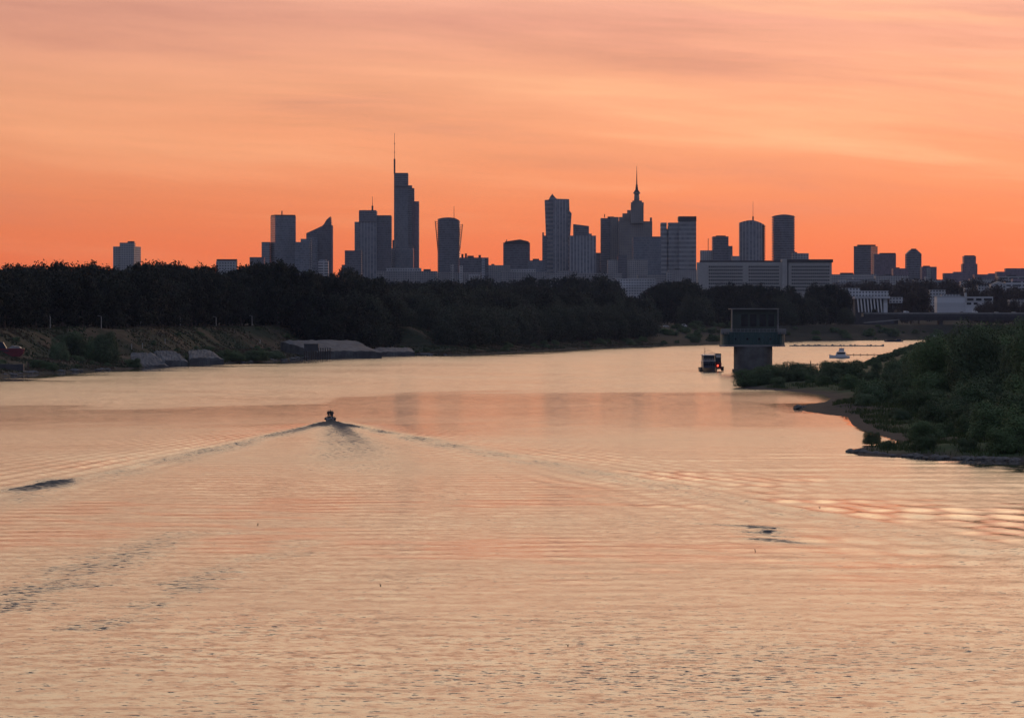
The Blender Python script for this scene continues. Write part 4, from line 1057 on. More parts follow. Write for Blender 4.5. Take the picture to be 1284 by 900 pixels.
# sloped concrete groynes
def groyne(label, pts, d0, dep, mat='concrete'):
    """pts: front outline in photo columns/rows at distance d0; sloped top runs back"""
    t = thing('concrete_groyne', label, 'groyne', (PX(pts[0][0], d0), d0, 0)); n = len(pts)
    m = MB(); v = [(PX(x, d0), d0, -1.) for x, y in pts] + [(PX(x, d0), d0, PZ(y, d0)) for x, y in pts]
    return t
def slab(label, x0, x1, ybase, yfront, yback, xb0, xb1, dep, seams=6):
    d0 = WD(ybase); d1 = d0 + dep
    t = thing('concrete_groyne', label, 'groyne', (PX(x0, d0), d0, 0))
    zf, zb = PZ(yfront, d0), PZ(yback, d1); rr = random.Random(int(x0))
    nu, nv = 18, 9; m = MB(); vs, fs = [], []
    for j in range(nv):
        t_ = j / (nv - 1); xl = PX(x0, d0) + (PX(xb0, d1) - PX(x0, d0)) * t_; xr = PX(x1, d0) + (PX(xb1, d1) - PX(x1, d0)) * t_
        for i in range(nu):
            q = i / (nu - 1); edge = min(i, nu - 1 - i, 2) / 2
            vs.append((xl + (xr - xl) * q + rr.uniform(-.15, .15), d0 + dep * t_ + rr.uniform(-.5, .5) * (j > 0), zf + (zb - zf) * t_ - (1 - edge) * rr.uniform(.2, .9) + rr.uniform(-.3, .3)))
    for j in range(nv - 1):
        for i in range(nu - 1): k_ = j * nu + i; fs.append((k_, k_ + 1, k_ + nu + 1, k_ + nu))
    rim = [i for i in range(nu)] + [j * nu + nu - 1 for j in range(1, nv)] + [(nv - 1) * nu + i for i in range(nu - 2, -1, -1)] + [j * nu for j in range(nv - 2, 0, -1)]
    k0 = len(vs)
    for q in rim: x_, y_, _z = vs[q]; vs.append((x_ + rr.uniform(-.2, .2), y_ - .2, -1.))
    for q in range(len(rim)): n_ = (q + 1) % len(rim); fs.append((rim[q], k0 + q, k0 + n_, rim[n_]))
    m.add(vs, fs).build('slab', 'concrete_slab', t)
    for x in np.linspace(x0 + 1, x1 - 1, seams): MB().box(PX(x, d0) - .1, PX(x, d0) + .1, d0 - .3, d0 + .1, -1, zf - rr.uniform(.5, 1.4)).build('face_rib', 'concrete_dark', t)
    return t
MAT['concrete_slab'] = simple('concrete_slab', (.105, .105, .105, 1), .9, 0, .55, .2)
slab('sloping concrete groyne with a bright top facing the open water at left', 238, 280, 457, 448.5, 438.5, 236, 266, 26, 9)
slab('smaller concrete groyne left of the bright-topped one', 205, 236, 458.5, 452, 440, 192, 222, 22, 5)
slab('low sloping concrete apron beside the green bank bush at left', 165, 212, 460.5, 457.5, 442, 164, 194, 22, 4)
slab('wide pale concrete ramp on the bank left of the middle trees', 398, 478, 449.2, 440, 426.5, 352, 446, 60, 22)
slab('long low concrete quay tapering toward the middle trees', 476, 520, 446.6, 441, 435.5, 470, 516, 30, 12)
dd = WD(449.6)
T = thing('quay_shed', 'small dark flat-roofed shed on piles beside the pale concrete ramp', 'shed', (PX(390, dd), dd, 0))
MB().box(PX(381.5, dd), PX(399, dd), dd - 1, dd + 5, PZ(440, dd), PZ(432, dd)).build('shed_body', 'concrete_dark', T)
MB().box(PX(381, dd), PX(399.5, dd), dd - 1.3, dd + 5.3, PZ(432, dd), PZ(431, dd)).build('roof', 'roof_dark', T)
for x in np.linspace(382, 414, 12): MB().tube([(PX(x, dd), dd - 1.6, -1), (PX(x, dd), dd - 1.6, PZ(436 if x > 399 else 440, dd))], .3, 6).build('pile', 'dark_wood', T)
lamp0 = None
LL = ['leftmost levee lamp post, above the laid-up red launch', 'levee lamp post above the large round bank bush', 'levee lamp post right of the round bank bushes', 'levee lamp post above the smaller concrete groyne', 'levee lamp post above the bright-topped groyne', 'levee lamp post left of where the wide concrete ramp begins', 'rightmost levee lamp post, above the wide concrete ramp']
for k, x in enumerate((63, 127, 176.5, 226, 271, 316, 360)):
    X, Y = crest_at(x); z = gz(X, Y)
    if lamp0 is None:
        lamp0 = thing('street_lamp', LL[k], 'street lamp', (X, Y, z), 'lamps along the levee')
        MB().tube([(X, Y, z - .3), (X, Y, z + 5.4)], [.24, .16], 6).build('post', 'concrete_pale', lamp0)
        MB().tube([(X, Y, z + 5.35), (X - .5, Y, z + 5.65), (X - 1.2, Y, z + 5.7)], .07, 5).build('arm', 'steel_pale', lamp0)
        MB().box(X - 1.7, X - .9, Y - .18, Y + .18, z + 5.62, z + 5.8).build('lamp_head', 'steel_pale', lamp0)
    else: dup(lamp0, (X, Y, z), 0, 1, LL[k], 'lamps along the levee')
# marker posts on the slope
mp = None
for k, (x, y, lab) in enumerate(((165, 434, 'left one of the two short pale posts near the concrete apron'), (178.5, 433, 'right one of the two short pale posts near the concrete apron'), (207, 427, 'short pale post on the dry slope above the smaller groyne'), (326, 428, 'short pale post on the slope left of the wide concrete ramp'))):
    X, Y, z = ground_hit(x, y + 4)
    if mp is None:
        mp = thing('marker_post', lab, 'post', (X, Y, z), 'pale posts on the bank slope')
        MB().tube([(X, Y, z - .3), (X, Y, z + 2.2), (X, Y, z + 2.35)], [.2, .2, .05], 6).build('post', 'concrete_pale', mp); MB().box(X - .25, X + .25, Y - .24, Y - .18, z + 1.6, z + 2.1).build('plate', 'steel_pale', mp)
    else: dup(mp, (X, Y, z), 0, 1, lab, 'pale posts on the bank slope')
# gate frame in the middle clearing
Y = 2330.; X = PX(508, Y); z = gz(X, Y)
T = thing('goal_frame', 'small pale posts and crossbar at the edge of the middle trees', 'frame', (X, Y, z))
zt = PZ(402, Y)
for dx_ in (-2.5, 2.5): MB().tube([(X + dx_, Y, z - .3), (X + dx_, Y, zt)], .2, 6).build('post', 'concrete_pale', T)
MB().tube([(X - 2.7, Y, zt), (X + 2.7, Y, zt)], .2, 6).build('crossbar', 'concrete_pale', T)


# ------------------------------------------------------------------ vegetation
def leaf_cloud(name, lobes, n, size, aspect, seed, mat, droop=0., up=0., shell=(.55, 1.06), face=.7):
    """leaf-sized quads scattered through uneven lobes"""
    r = np.random.default_rng(seed)
    L = np.array(lobes, float); w = (L[:, 3] * L[:, 4] + L[:, 3] * L[:, 5]); w /= w.sum()
    k = r.choice(len(L), n, p=w)
    dv = r.normal(size=(n, 3)); dv /= np.linalg.norm(dv, axis=1)[:, None]
    rad = r.uniform(shell[0] ** 3, shell[1] ** 3, n) ** (1 / 3)
    bump = 1 + .13 * np.sin(dv[:, 0] * 5 + k) * np.cos(dv[:, 2] * 6 + 2 * k)
    c = L[k, :3] + dv * L[k, 3:6] * (rad * bump)[:, None]
    c += r.normal(0, size * .35, (n, 3))
    nrm = dv * face + r.normal(0, .5, (n, 3)); nrm /= np.linalg.norm(nrm, axis=1)[:, None]
    a = np.cross(nrm, r.normal(size=(n, 3))); a[:, 2] += up - droop; a -= nrm * np.sum(a * nrm, 1)[:, None]; a /= np.linalg.norm(a, axis=1)[:, None]
    b = np.cross(nrm, a)
    s = size * r.uniform(.6, 1.4, n)[:, None]
    A = a * s; B = b * s * aspect
    V = np.stack([c - A * .5, c + B * .5, c + A * .5, c - B * .5], 1).reshape(-1, 3)
    V = V[:]; V[:, 2] = np.maximum(V[:, 2], .02)
    Q = np.arange(n * 4).reshape(n, 4)
    return np_mesh(name, V, Q, mat)


def trunk_mesh(name, h, r, seed, limbs=6, spread=.35, top=.75):
    rr = random.Random(seed); m = MB()
    lean = (rr.uniform(-.04, .04) * h, rr.uniform(-.04, .04) * h)
    pts = [(0, 0, -.8), (lean[0] * .2, lean[1] * .2, h * .2), (lean[0] * .6, lean[1] * .6, h * .5), (lean[0], lean[1], h * top)]
    m.tube(pts, [r * 1.25, r, r * .7, r * .25], 7)
    for k in range(limbs):
        a = rr.uniform(0, 6.28); z = h * rr.uniform(.22, .55); l = h * spread * rr.uniform(.6, 1.)
        b = (lean[0] * z / h, lean[1] * z / h, z)
        m.tube([b, (b[0] + math.cos(a) * l * .5, b[1] + math.sin(a) * l * .5, z + l * .35), (b[0] + math.cos(a) * l, b[1] + math.sin(a) * l, z + l * .9)], [r * .45, r * .28, r * .08], 5)
    me = bpy.data.meshes.new(name); me.from_pydata(m.v, [], m.f); me.materials.append(MAT['bark']); me.update()
    return me


def tree_lobes(seed, h, w, kind):
    r = random.Random(seed); L = []
    if kind == 'broad':
        n = 13
        for k in range(n):
            a = r.uniform(0, 6.28); t = r.random(); q = w * .36 * math.sqrt(r.random()) * (1.15 - .5 * t)
            s = w * r.uniform(.16, .29)
            L.append((q * math.cos(a), q * math.sin(a), h * (.30 + .56 * t), s, s, s * r.uniform(.75, 1.1)))
        L.append((0, 0, h * .58, w * .27, w * .27, h * .33)); L.append((r.uniform(-1, 1), 0, h * .86, w * .16, w * .16, h * .13))
        for k in range(4): a = r.uniform(0, 6.28); L.append((w * .36 * math.cos(a), w * .36 * math.sin(a), h * .2, w * .17, w * .17, h * .14))
    elif kind == 'poplar':
        for k in range(11):
            t = k / 10; a = r.uniform(0, 6.28); s = w * (.30 - .2 * abs(t - .35)) * r.uniform(.8, 1.2)
            L.append((w * .12 * math.cos(a), w * .12 * math.sin(a), h * (.18 + .76 * t), s, s, h * .11))
    else:   # willow: broad low dome with hanging skirts
        for k in range(12):
            a = r.uniform(0, 6.28); q = w * .38 * math.sqrt(r.random()); s = w * r.uniform(.17, .27)
            L.append((q * math.cos(a), q * math.sin(a), h * (.72 - .45 * (q / (w * .4)) ** 2 + r.uniform(-.05, .12)), s, s, s * 1.0))
        for k in range(9): a = k * .7 + r.uniform(-.2, .2); L.append((w * .36 * math.cos(a), w * .36 * math.sin(a), h * .26, w * .16, w * .16, h * .25))
        L.append((0, 0, h * .45, w * .33, w * .33, h * .4))
    return L


def make_tree(name, label, cat, kind, seed, h, w, n, size, mat, group):
    t = thing(name, label, cat, (0, 0, 0), group)
    cm = leaf_cloud('crown', tree_lobes(seed, h, w, kind), n, size, .8 if kind != 'willow' else .45, seed, mat, droop=.9 if kind == 'willow' else 0)
    c = bpy.data.objects.new('crown', cm); C.objects.link(c); c.parent = t
    k = bpy.data.objects.new('trunk', trunk_mesh('trunk', h, w * .028, seed, 6 if kind != 'poplar' else 4, .3 if kind != 'poplar' else .14)); C.objects.link(k); k.parent = t
    return t


PROTO = {}
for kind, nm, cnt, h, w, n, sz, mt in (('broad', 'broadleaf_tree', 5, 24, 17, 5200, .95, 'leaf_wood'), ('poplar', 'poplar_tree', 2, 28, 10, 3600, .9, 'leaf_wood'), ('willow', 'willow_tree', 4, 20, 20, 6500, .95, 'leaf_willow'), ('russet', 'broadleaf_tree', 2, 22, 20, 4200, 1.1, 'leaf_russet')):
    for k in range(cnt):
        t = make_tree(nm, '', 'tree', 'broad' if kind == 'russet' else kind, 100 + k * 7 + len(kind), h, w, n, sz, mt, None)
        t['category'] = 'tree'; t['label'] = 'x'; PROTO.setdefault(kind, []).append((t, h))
USED = set()


def place_tree(kind, X, Y, z, ztop, label, group, wide=1.):
    t, h = random.choice(PROTO[kind])
    s = (ztop - z) / h
    sw = s ** .6 * wide * random.uniform(.9, 1.15)
    if t.name not in USED:
        USED.add(t.name); o = t; o.location = (X, Y, z); o.scale = (sw, sw, s); o.rotation_euler = (0, 0, random.uniform(0, 6.28)); tag(o, label, None, group)
    else: o = dup(t, (X, Y, z), random.uniform(0, 6.28), (sw, sw, s), label, group)
    return o


TOPX = [-80, 0, 50, 75, 100, 125, 160, 180, 200, 230, 262, 290, 310, 335, 355, 370, 395, 420, 432, 450, 480, 520, 560, 600, 640, 665, 700, 735, 760, 790, 815, 840, 868, 885, 910, 950, 985, 1010, 1040, 1060, 1080, 1100]
TOPY = [335, 333, 333, 328, 332, 329, 334, 326, 328, 332, 332, 337, 330, 325.5, 327, 334, 343, 343, 334, 344, 350, 352, 350, 348, 352, 346, 347, 344, 347, 356, 360, 349, 350, 360, 353, 354, 356, 350, 350, 362, 380, 396]
def top_row(x): return float(np.interp(x, TOPX, TOPY))


# shoreline frame of the left bank for planting
SH = np.array(LEFT[:LEFT_N + 1]); seg = np.diff(SH, axis=0); cum = np.concatenate([[0], np.cumsum(np.hypot(*seg.T))])
def bank_point(a, s):
    i_ = min(len(seg) - 1, max(0, np.searchsorted(cum, a) - 1)); t = (a - cum[i_]) / max(1e-6, np.hypot(*seg[i_]))
    p = SH[i_] + seg[i_] * t; n_ = np.array([-.95, .31])
    return p + n_ * s


n_tr = {}
def wood(kind_mix, a0, a1, step, s0, s1, drop, label, group, hmin, hmax, cond=None, wide=1.):
    a = a0
    while a < a1:
        a += step * random.uniform(.7, 1.3)
        P_ = bank_point(a, random.uniform(s0, s1)); X, Y = float(P_[0]), float(P_[1])
        x = 642 + X / Y * F
        if x < -45 or x > 1330 or (cond and not cond(x, Y)): continue
        z = gz(X, Y) - .3
        zt = PZ(top_row(x) + (drop() if callable(drop) else drop), Y); h = min(hmax, max(hmin, zt - z))
        if zt - z < hmin * .55: continue
        place_tree(random.choice(kind_mix), X, Y, z, z + h, label, group, wide); n_tr[group] = n_tr.get(group, 0) + 1


R = random.uniform
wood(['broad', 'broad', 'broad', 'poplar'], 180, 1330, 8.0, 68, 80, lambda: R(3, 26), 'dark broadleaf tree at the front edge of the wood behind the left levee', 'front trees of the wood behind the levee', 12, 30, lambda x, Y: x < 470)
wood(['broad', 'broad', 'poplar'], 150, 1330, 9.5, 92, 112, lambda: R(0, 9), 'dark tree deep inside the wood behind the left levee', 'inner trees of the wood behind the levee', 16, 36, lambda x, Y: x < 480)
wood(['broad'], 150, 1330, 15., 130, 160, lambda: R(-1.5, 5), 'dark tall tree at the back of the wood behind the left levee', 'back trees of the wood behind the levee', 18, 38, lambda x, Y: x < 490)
# middle: willows in front, tall wood behind
wood(['willow'], 1150, 1900, 13., 26, 44, lambda: R(26, 38), 'grey-green riverside willow in the front row of the middle bank', 'front willows of the middle bank', 12, 24, lambda x, Y: 535 < x < 815, 1.0)
wood(['willow', 'broad'], 1060, 1950, 12., 60, 90, lambda: R(13, 24), 'dark tree in the second row of the middle bank', 'second row of the middle bank wood', 12, 30, lambda x, Y: 440 < x < 818)
wood(['broad', 'willow'], 1000, 1950, 12., 120, 170, lambda: R(4, 13), 'dark tree in the third row of the middle bank', 'third row of the middle bank wood', 14, 34, lambda x, Y: 425 < x < 822)
wood(['broad'], 950, 2000, 13., 240, 320, lambda: R(-1, 6), 'dark tree at the back of the middle bank wood', 'back trees of the middle bank', 14, 38, lambda x, Y: 420 < x < 832)
# behind the intake tower
wood(['broad', 'willow'], 1950, 2420, 12., 60, 90, lambda: R(12, 24), 'dark tree on the bank directly behind the intake tower', 'front trees behind the intake tower', 12, 30, lambda x, Y: (868 < x < 1078))
wood(['broad'], 1900, 2500, 12., 110, 160, lambda: R(1, 9), 'tall dark tree in the wood behind the intake tower', 'tall trees behind the intake tower', 14, 38, lambda x, Y: 815 < x < 1082 and not (828 < x < 868 and Y < 3040))
wood(['broad'], 1900, 2500, 15., 180, 230, lambda: R(-1, 5), 'dark tree at the back of the wood behind the intake tower', 'back trees behind the intake tower', 14, 38, lambda x, Y: 810 < x < 1082)


def lone_tree(kind, x, ytop, Y, label, wide=1., group=None, zb=None):
    X = PX(x, Y); z = gz(X, Y) if zb is None else zb
    return place_tree(kind, X, Y, z - .3, PZ(ytop, Y), label, group, wide)


# far terraces of trees between the city blocks
for k in range(34):
    x = 430 + k * 13.2 + R(-4, 4); Y = R(3500, 3800)
    if 776 < x < 800 or x > 880: continue
    lone_tree('broad', x, top_row(x) - R(-3, 1.5), Y, 'distant dark tree on the terrace below the skyline', 1.15, 'terrace trees below the skyline')
lone_tree('russet', 1152, 361.5, 3620, 'large round dark tree between the colonnade hall and blank white building', 1.0)
lone_tree('russet', 1142, 368, 3600, 'smaller round dark tree left of the large one by the bridge', .8)
for k, (x, y) in enumerate(((1238, 378), (1228, 383), (1249, 379.5), (1258, 374), (1270, 378), (1284, 380))):
    lone_tree('russet', x, y, 3560 + k * 12, 'low russet tree on the bridge bank in front of the white buildings at right', .75, 'russet trees by the bridge')
for k in range(16):
    x = 1050 + k * 15 + R(-4, 4)
    lone_tree('russet', x, 352.5 + R(-2, 3) + (4 if x < 1110 else 0), R(4350, 4550), 'distant russet tree in the belt under the right-hand skyline', 1.3, 'tree belt under the right-hand skyline')
for k in range(8):
    x = 1215 + k * 10
    lone_tree('russet', x, 361 + R(-1, 3), R(4000, 4080), 'russet tree between the white buildings at right', .9, 'russet trees between white buildings')
for x, y, lab in ((1082, 391, 'small dark tree at left end of the bridge below the columns'), (1096, 387, 'low dark tree in front of the colonnade columns'), (1062, 386, 'dark tree left of the colonnade hall')):
    lone_tree('broad', x, y, 3500, lab, .8)
# bank bushes at left
def bush_proto(seed, n, size, mat, name='willow_bush', w=5., h=4.5, aspect=.28):
    r = random.Random(seed); L = []
    for k in range(9):
        a = r.uniform(0, 6.28); q = w * .36 * math.sqrt(r.random()); s = w * r.uniform(.14, .24)
        L.append((q * math.cos(a), q * math.sin(a), h * r.uniform(.35, .8), s, s, h * r.uniform(.18, .3)))
    L.append((0, 0, h * .4, w * .4, w * .4, h * .42))
    for k in range(7): a = k * .9; L.append((w * .38 * math.cos(a), w * .38 * math.sin(a), h * .22, w * .16, w * .16, h * .24))
    t = thing(name, 'x', 'bush', (0, 0, 0))
    cm = leaf_cloud('foliage', L, n, size, aspect, seed, mat, up=.75, shell=(.7, 1.12), face=1.3)
    c = bpy.data.objects.new('foliage', cm); C.objects.link(c); c.parent = t
    m = MB()
    for k in range(8):
        a = r.uniform(0, 6.28); l = w * .3
        m.tube([(0, 0, -.3), (math.cos(a) * l * .4, math.sin(a) * l * .4, h * .35), (math.cos(a) * l, math.sin(a) * l, h * .75)], [.09, .06, .02], 4)
    me = bpy.data.meshes.new('stems'); me.from_pydata(m.v, [], m.f); me.materials.append(MAT['bark']); me.update()
    k = bpy.data.objects.new('stems', me); C.objects.link(k); k.parent = t
    return t, h


BP = [bush_proto(300 + k, 13000, .30, 'leaf_bush') for k in range(6)]
BT = [bush_proto(340 + k, 24000, .46, 'leaf_bush', 'willow_tree', 11., 13., .3) for k in range(3)]
SB = [bush_proto(380 + k, 3500, .5, 'leaf_bush', 'scrub_shrub') for k in range(4)]
BUSED = set()


def place_bush(pool, X, Y, z, h, label, group=None, wide=1.):
    t, h0 = random.choice(pool); s = h / h0; sw = s * wide
    if t.name not in BUSED:
        BUSED.add(t.name); o = t; o.location = (X, Y, z); o.scale = (sw, sw, s); o.rotation_euler = (0, 0, R(0, 6.28)); tag(o, label, None, group)
    else: o = dup(t, (X, Y, z), R(0, 6.28), (sw, sw, s), label, group)
    return o


for x, yb, yt, wd, lab in ((96, 448, 413, 1.25, 'large round dark green bush on the left bank'), (132, 456, 417, .85, 'second round bush touching the large one on left bank'), (120, 452, 421, .8, 'lower bush filling the gap between the two round bank bushes'), (75, 452, 424, .8, 'small dark bush at left flank of the large round bank bush'),
                       (45, 462, 449, 1.6, 'low green shrub beside the landing pontoon'), (62, 464, 452, 1.6, 'low green shrub right of the landing pontoon'), (290, 452, 437, 2.2, 'low green bush just right of the bright-topped groyne'), (318, 452, 436, 2.2, 'spreading green bush midway between groyne and wide ramp'), (345, 450, 438, 2.0, 'low green bush left of the quay shed'), (225, 455, 446, 1.2, 'small bush between the two concrete groynes'), (168, 461, 449, 1.5, 'low bush at the left foot of the concrete apron')):
    X, d, z = ground_hit(x, yb); h = max(2., PZ(yt, d) - z)
    place_bush(BP, X, d, z - .2, h, lab, None, wd)
for k in range(26):   # low scrub along the middle shore
    a = R(1120, 1950); P_ = bank_point(a, R(6, 22)); X, Y = map(float, P_); x = 642 + X / Y * F
    if not 470 < x < 880: continue
    place_bush(SB, X, Y, gz(X, Y) - .2, R(2., 4.5), 'low dark scrub bush on the middle shore below the willows', 'scrub along the middle shore', 1.5)

for xs_, ys_ in ((236, 452), (232, 446), (205, 455), (190, 447), (262, 440), (284, 452), (246, 438), (222, 441), (160, 456), (395, 446), (372, 443), (480, 444), (500, 440), (522, 443), (450, 427), (420, 425), (365, 430), (535, 441)):
    X, d, z = ground_hit(xs_, ys_); place_bush(SB, X, d, z - .3, R(1.2, 2.8), 'ragged shrub growing between the concrete groynes', 'shrubs among the groynes', 1.7)
for k in range(60):   # scrub on the levee slope and below it
    P_ = bank_point(R(200, 1150), R(7, 56)); X, Y = map(float, P_); x = 642 + X / Y * F
    if not -20 < x < 520 or 380 < x < 480: continue
    place_bush(SB, X, Y, gz(X, Y) - .25, R(.8, 2.4), 'low weedy shrub on the grassy slope of the left levee', 'weedy shrubs on the levee slope', 1.9)
for k in range(95):   # scrub and young trees on the bank behind the intake tower
    P_ = bank_point(R(1840, 2520), R(4, 58)); X, Y = map(float, P_); x = 642 + X / Y * F
    if not 815 < x < 1240: continue
    place_bush(SB, X, Y, gz(X, Y) - .3, R(1.6, 5.5), 'dark scrub bush on the far bank behind the intake tower', 'scrub on the bank behind the intake tower', 1.9)
# the island at right
cnt = 0; tries = 0; pts = []
GA = 'willow bushes covering the island'
while cnt < 125 and tries < 6000:
    tries += 1
    Y = 560 + (1170 - 560) * R(0, 1) ** 1.15; X = R(56, min(155, .1387 * Y + 22))
    s0 = float(poly_sd(np.array([[X, Y]]), RIGHT, RIGHT_N)[0])
    if s0 < 4: continue
    if 640 < Y < 1060 and s0 < 9: continue
    if math.hypot(X - 74, (Y - 900) * .12) < 9 and s0 < 16: continue
    gap = 4.3 + .035 * s0 + (.0020 * (Y - 550))
    if any((X - a) ** 2 + ((Y - b) * .45) ** 2 < gap ** 2 for a, b in pts): continue
    pts.append((X, Y)); cnt += 1
    h = (2.2 + 3.4 * float(sstep(4, 26, s0)) + 2.5 * float(sstep(26, 60, s0))) * R(.65, 1.4)
    z = float(right_z(np.array([[X]]), np.array([[Y]]))[0, 0]) - .15
    lab = 'grey-green willow bush in the thicket covering the island'; g_ = GA
    if s0 < 9: lab = 'low willow bush at the shore edge of the island thicket'; g_ = 'willow bushes at the island shore'
    place_bush(BP, X, Y, z, h, lab, g_, R(1.2, 1.6))
cnt = 0; tries = 0; pts = []
while cnt < 44 and tries < 4000:
    tries += 1
    Y = R(640, 1320); X = R(100, min(210, .1387 * Y + 30))
    s0 = float(poly_sd(np.array([[X, Y]]), RIGHT, RIGHT_N)[0])
    if s0 < 12: continue
    if any((X - a) ** 2 + ((Y - b) * .35) ** 2 < 7.5 ** 2 for a, b in pts): continue
    x = 642 + X / Y * F
    lim = float(np.interp(x, [1090, 1110, 1150, 1200, 1250, 1290, 1400], [462, 441, 426, 413, 404, 399, 390]))
    z = float(right_z(np.array([[X]]), np.array([[Y]]))[0, 0]) - .2
    h = PZ(lim + R(0, 14), Y) - z
    if h < 4.5: continue
    h = min(h, 17); pts.append((X, Y)); cnt += 1
    place_bush(BT, X, Y, z, h, 'tall willow rising from the back of the island thicket', 'tall willows of the island', 1.15)
for k in range(34):   # the thicket goes on inland of the view
    Y = R(560, 1300); X = .1387 * Y + R(35, 170); z = float(right_z(np.array([[X]]), np.array([[Y]]))[0, 0]) - .2
    if z > 1: place_bush(BT, X, Y, z, R(7, 15), 'tall willow inland of the island thicket, past the right edge', 'tall willows inland of the thicket', 1.3)
# far right bank thicket
for k in range(46):
    Y = R(1300, 3000); X0 = float(np.interp(Y, [1260, 1380, 1700, 2300, 2900, 3300], [100, 118, 160, 240, 322, 440])) + R(6, 60); x = 642 + X0 / Y * F
    if x > 1330: continue
    lim = float(np.interp(x, [1070, 1100, 1150, 1200, 1250, 1290], [462, 447, 430, 416, 408, 402])); z = float(right_z(np.array([[X0]]), np.array([[Y]]))[0, 0]) - .2
    h = PZ(lim + R(2, 12), Y) - z
    if h < 3: continue
    place_bush(BT, X0, Y, z, min(h, 16), 'willow on the far shore of the island past the jetties', 'willows on the island far shore', 1.2)
for k in range(90):
    Y = 1180 + 1900 * R(0, 1) ** 1.3; X0 = float(np.interp(Y, [1150, 1185, 1260, 1380, 1700, 2300, 2900, 3300], [70, 85, 100, 118, 160, 240, 322, 440])) + R(2, 14); x = 642 + X0 / Y * F
    if x > 1320: continue
    lim = float(np.interp(x, [1040, 1070, 1100, 1150, 1200, 1250], [470, 462, 447, 430, 416, 408])); z = float(right_z(np.array([[X0]]), np.array([[Y]]))[0, 0]) - .2
    h = min(R(3.5, 7.5), PZ(lim, Y) - z)
    if h < 1.5: continue
    place_bush(BP, X0, Y, z, h, 'low bush on the far shore of the island facing the jetties', 'low bushes on the island far shore', 1.6)
# spit bushes and a few singles
for x, yb, yt, lab in ((948, 485, 461, 'bush at the tip of the spit in front of intake tower'), (968, 485, 457, 'rounded bush on the spit just right of the tip'), (990, 485, 464, 'low bush on the spit, third from the tip'), (1012, 485, 460, 'bush in the middle of the spit'), (1036, 486, 463, 'bush on the spit where it widens'), (1060, 487, 461, 'bush joining the spit to the island thicket'), (1020, 487, 470, 'low bush in front of the middle of the spit'), (975, 487, 471, 'low bush at the water edge of the spit'),
                       (1096, 559, 545, 'small round bush alone on the stony near point of the island')):
    d = WD(yb); X = PX(x, d); z = float(right_z(np.array([[X]]), np.array([[d + 4]]))[0, 0])
    place_bush(BP, X, d + 4, max(z, .2) - .1, max(1.5, PZ(yt, d) - z), lab, None, 1.6 if yt < 500 else 1.3)
for k in range(13):
    x = 940 + k * 11.5; d = 1116 + R(2, 18); X = PX(x, d); z = float(right_z(np.array([[X]]), np.array([[d]]))[0, 0])
    if z < .1: continue
    place_bush(BP, X, d, z - .1, PZ(R(459, 466), d) - z, 'willow bush in the back row of the spit toward the intake tower', 'back row of bushes on the spit', 1.5)
# grass of the island shore
r_ = np.random.default_rng(5); n = 26000
gx = r_.uniform(56, 110, n * 4); gy_ = r_.uniform(560, 1100, n * 4)
s0 = poly_sd(np.stack([gx, gy_], 1), RIGHT, RIGHT_N)
ok = (s0 > 2.5) & (s0 < 22) & (r_.random(n * 4) < .5 + .5 * np.sin(gx * .9 + gy_ * .11)) & ~((s0 < 8) & (gy_ > 820) & (gy_ < 1080))
gx, gy_ = gx[ok][:n], gy_[ok][:n]; gz_ = right_z(gx, gy_); m_ = len(gx)
ang = r_.uniform(0, 6.28, m_); hh = r_.uniform(.35, .95, m_); ww = .09
lx = np.cos(ang); ly = np.sin(ang); tx = r_.normal(0, .18, m_); ty = r_.normal(0, .18, m_)
V = np.stack([np.stack([gx - lx * ww, gy_ - ly * ww, gz_ - .05], 1), np.stack([gx + lx * ww, gy_ + ly * ww, gz_ - .05], 1), np.stack([gx + tx + lx * .02, gy_ + ty + ly * .02, gz_ + hh], 1), np.stack([gx + tx - lx * .02, gy_ + ty - ly * .02, gz_ + hh], 1)], 1).reshape(-1, 3)
leaf_mat('leaf_grass', (.06, .095, .03, 1), (.10, .14, .05, 1), (.08, .11, .04, 1))
me = np_mesh('grass', V, np.arange(m_ * 4).reshape(m_, 4), 'leaf_grass'); o = bpy.data.objects.new('grass', me); C.objects.link(o)
tag(o, 'tall green grass along the island shore', 'grass', kind='stuff')


r_ = np.random.default_rng(15); n = 42000
ga = r_.uniform(150, 1700, n); gs = r_.uniform(2.5, 62, n)
ii = np.clip(np.searchsorted(cum, ga) - 1, 0, len(seg) - 1); tt = (ga - cum[ii]) / np.hypot(*seg.T)[ii]
B_ = SH[ii] + seg[ii] * tt[:, None] + np.array([-.95, .31]) * gs[:, None]
gx, gy_ = B_[:, 0], B_[:, 1]; keep_ = wob(gx, gy_, 71, [(40, 1.), (12, .8)]) > -.25; gx, gy_ = gx[keep_], gy_[keep_]
gz_ = left_z(gx, gy_); m_ = len(gx); ang = r_.normal(0, .5, m_); hh = r_.uniform(.25, .9, m_); ww = r_.uniform(.25, .7, m_)
lx = np.cos(ang); ly = np.sin(ang); tx = r_.normal(0, .2, m_); ty = r_.normal(0, .2, m_)
V = np.stack([np.stack([gx - lx * ww, gy_ - ly * ww, gz_ - .1], 1), np.stack([gx + lx * ww, gy_ + ly * ww, gz_ - .1], 1), np.stack([gx + tx + lx * ww * .3, gy_ + ty, gz_ + hh], 1), np.stack([gx + tx - lx * ww * .6, gy_ + ty, gz_ + hh * .8], 1)], 1).reshape(-1, 3)
m, nt, b = new_mat('levee_turf'); h = N(nt); ge = h.n('ShaderNodeNewGeometry')
nz = h.noise(ge.outputs['Position'], .035, 5, .6); n2 = h.noise(ge.outputs['Position'], .4, 3)
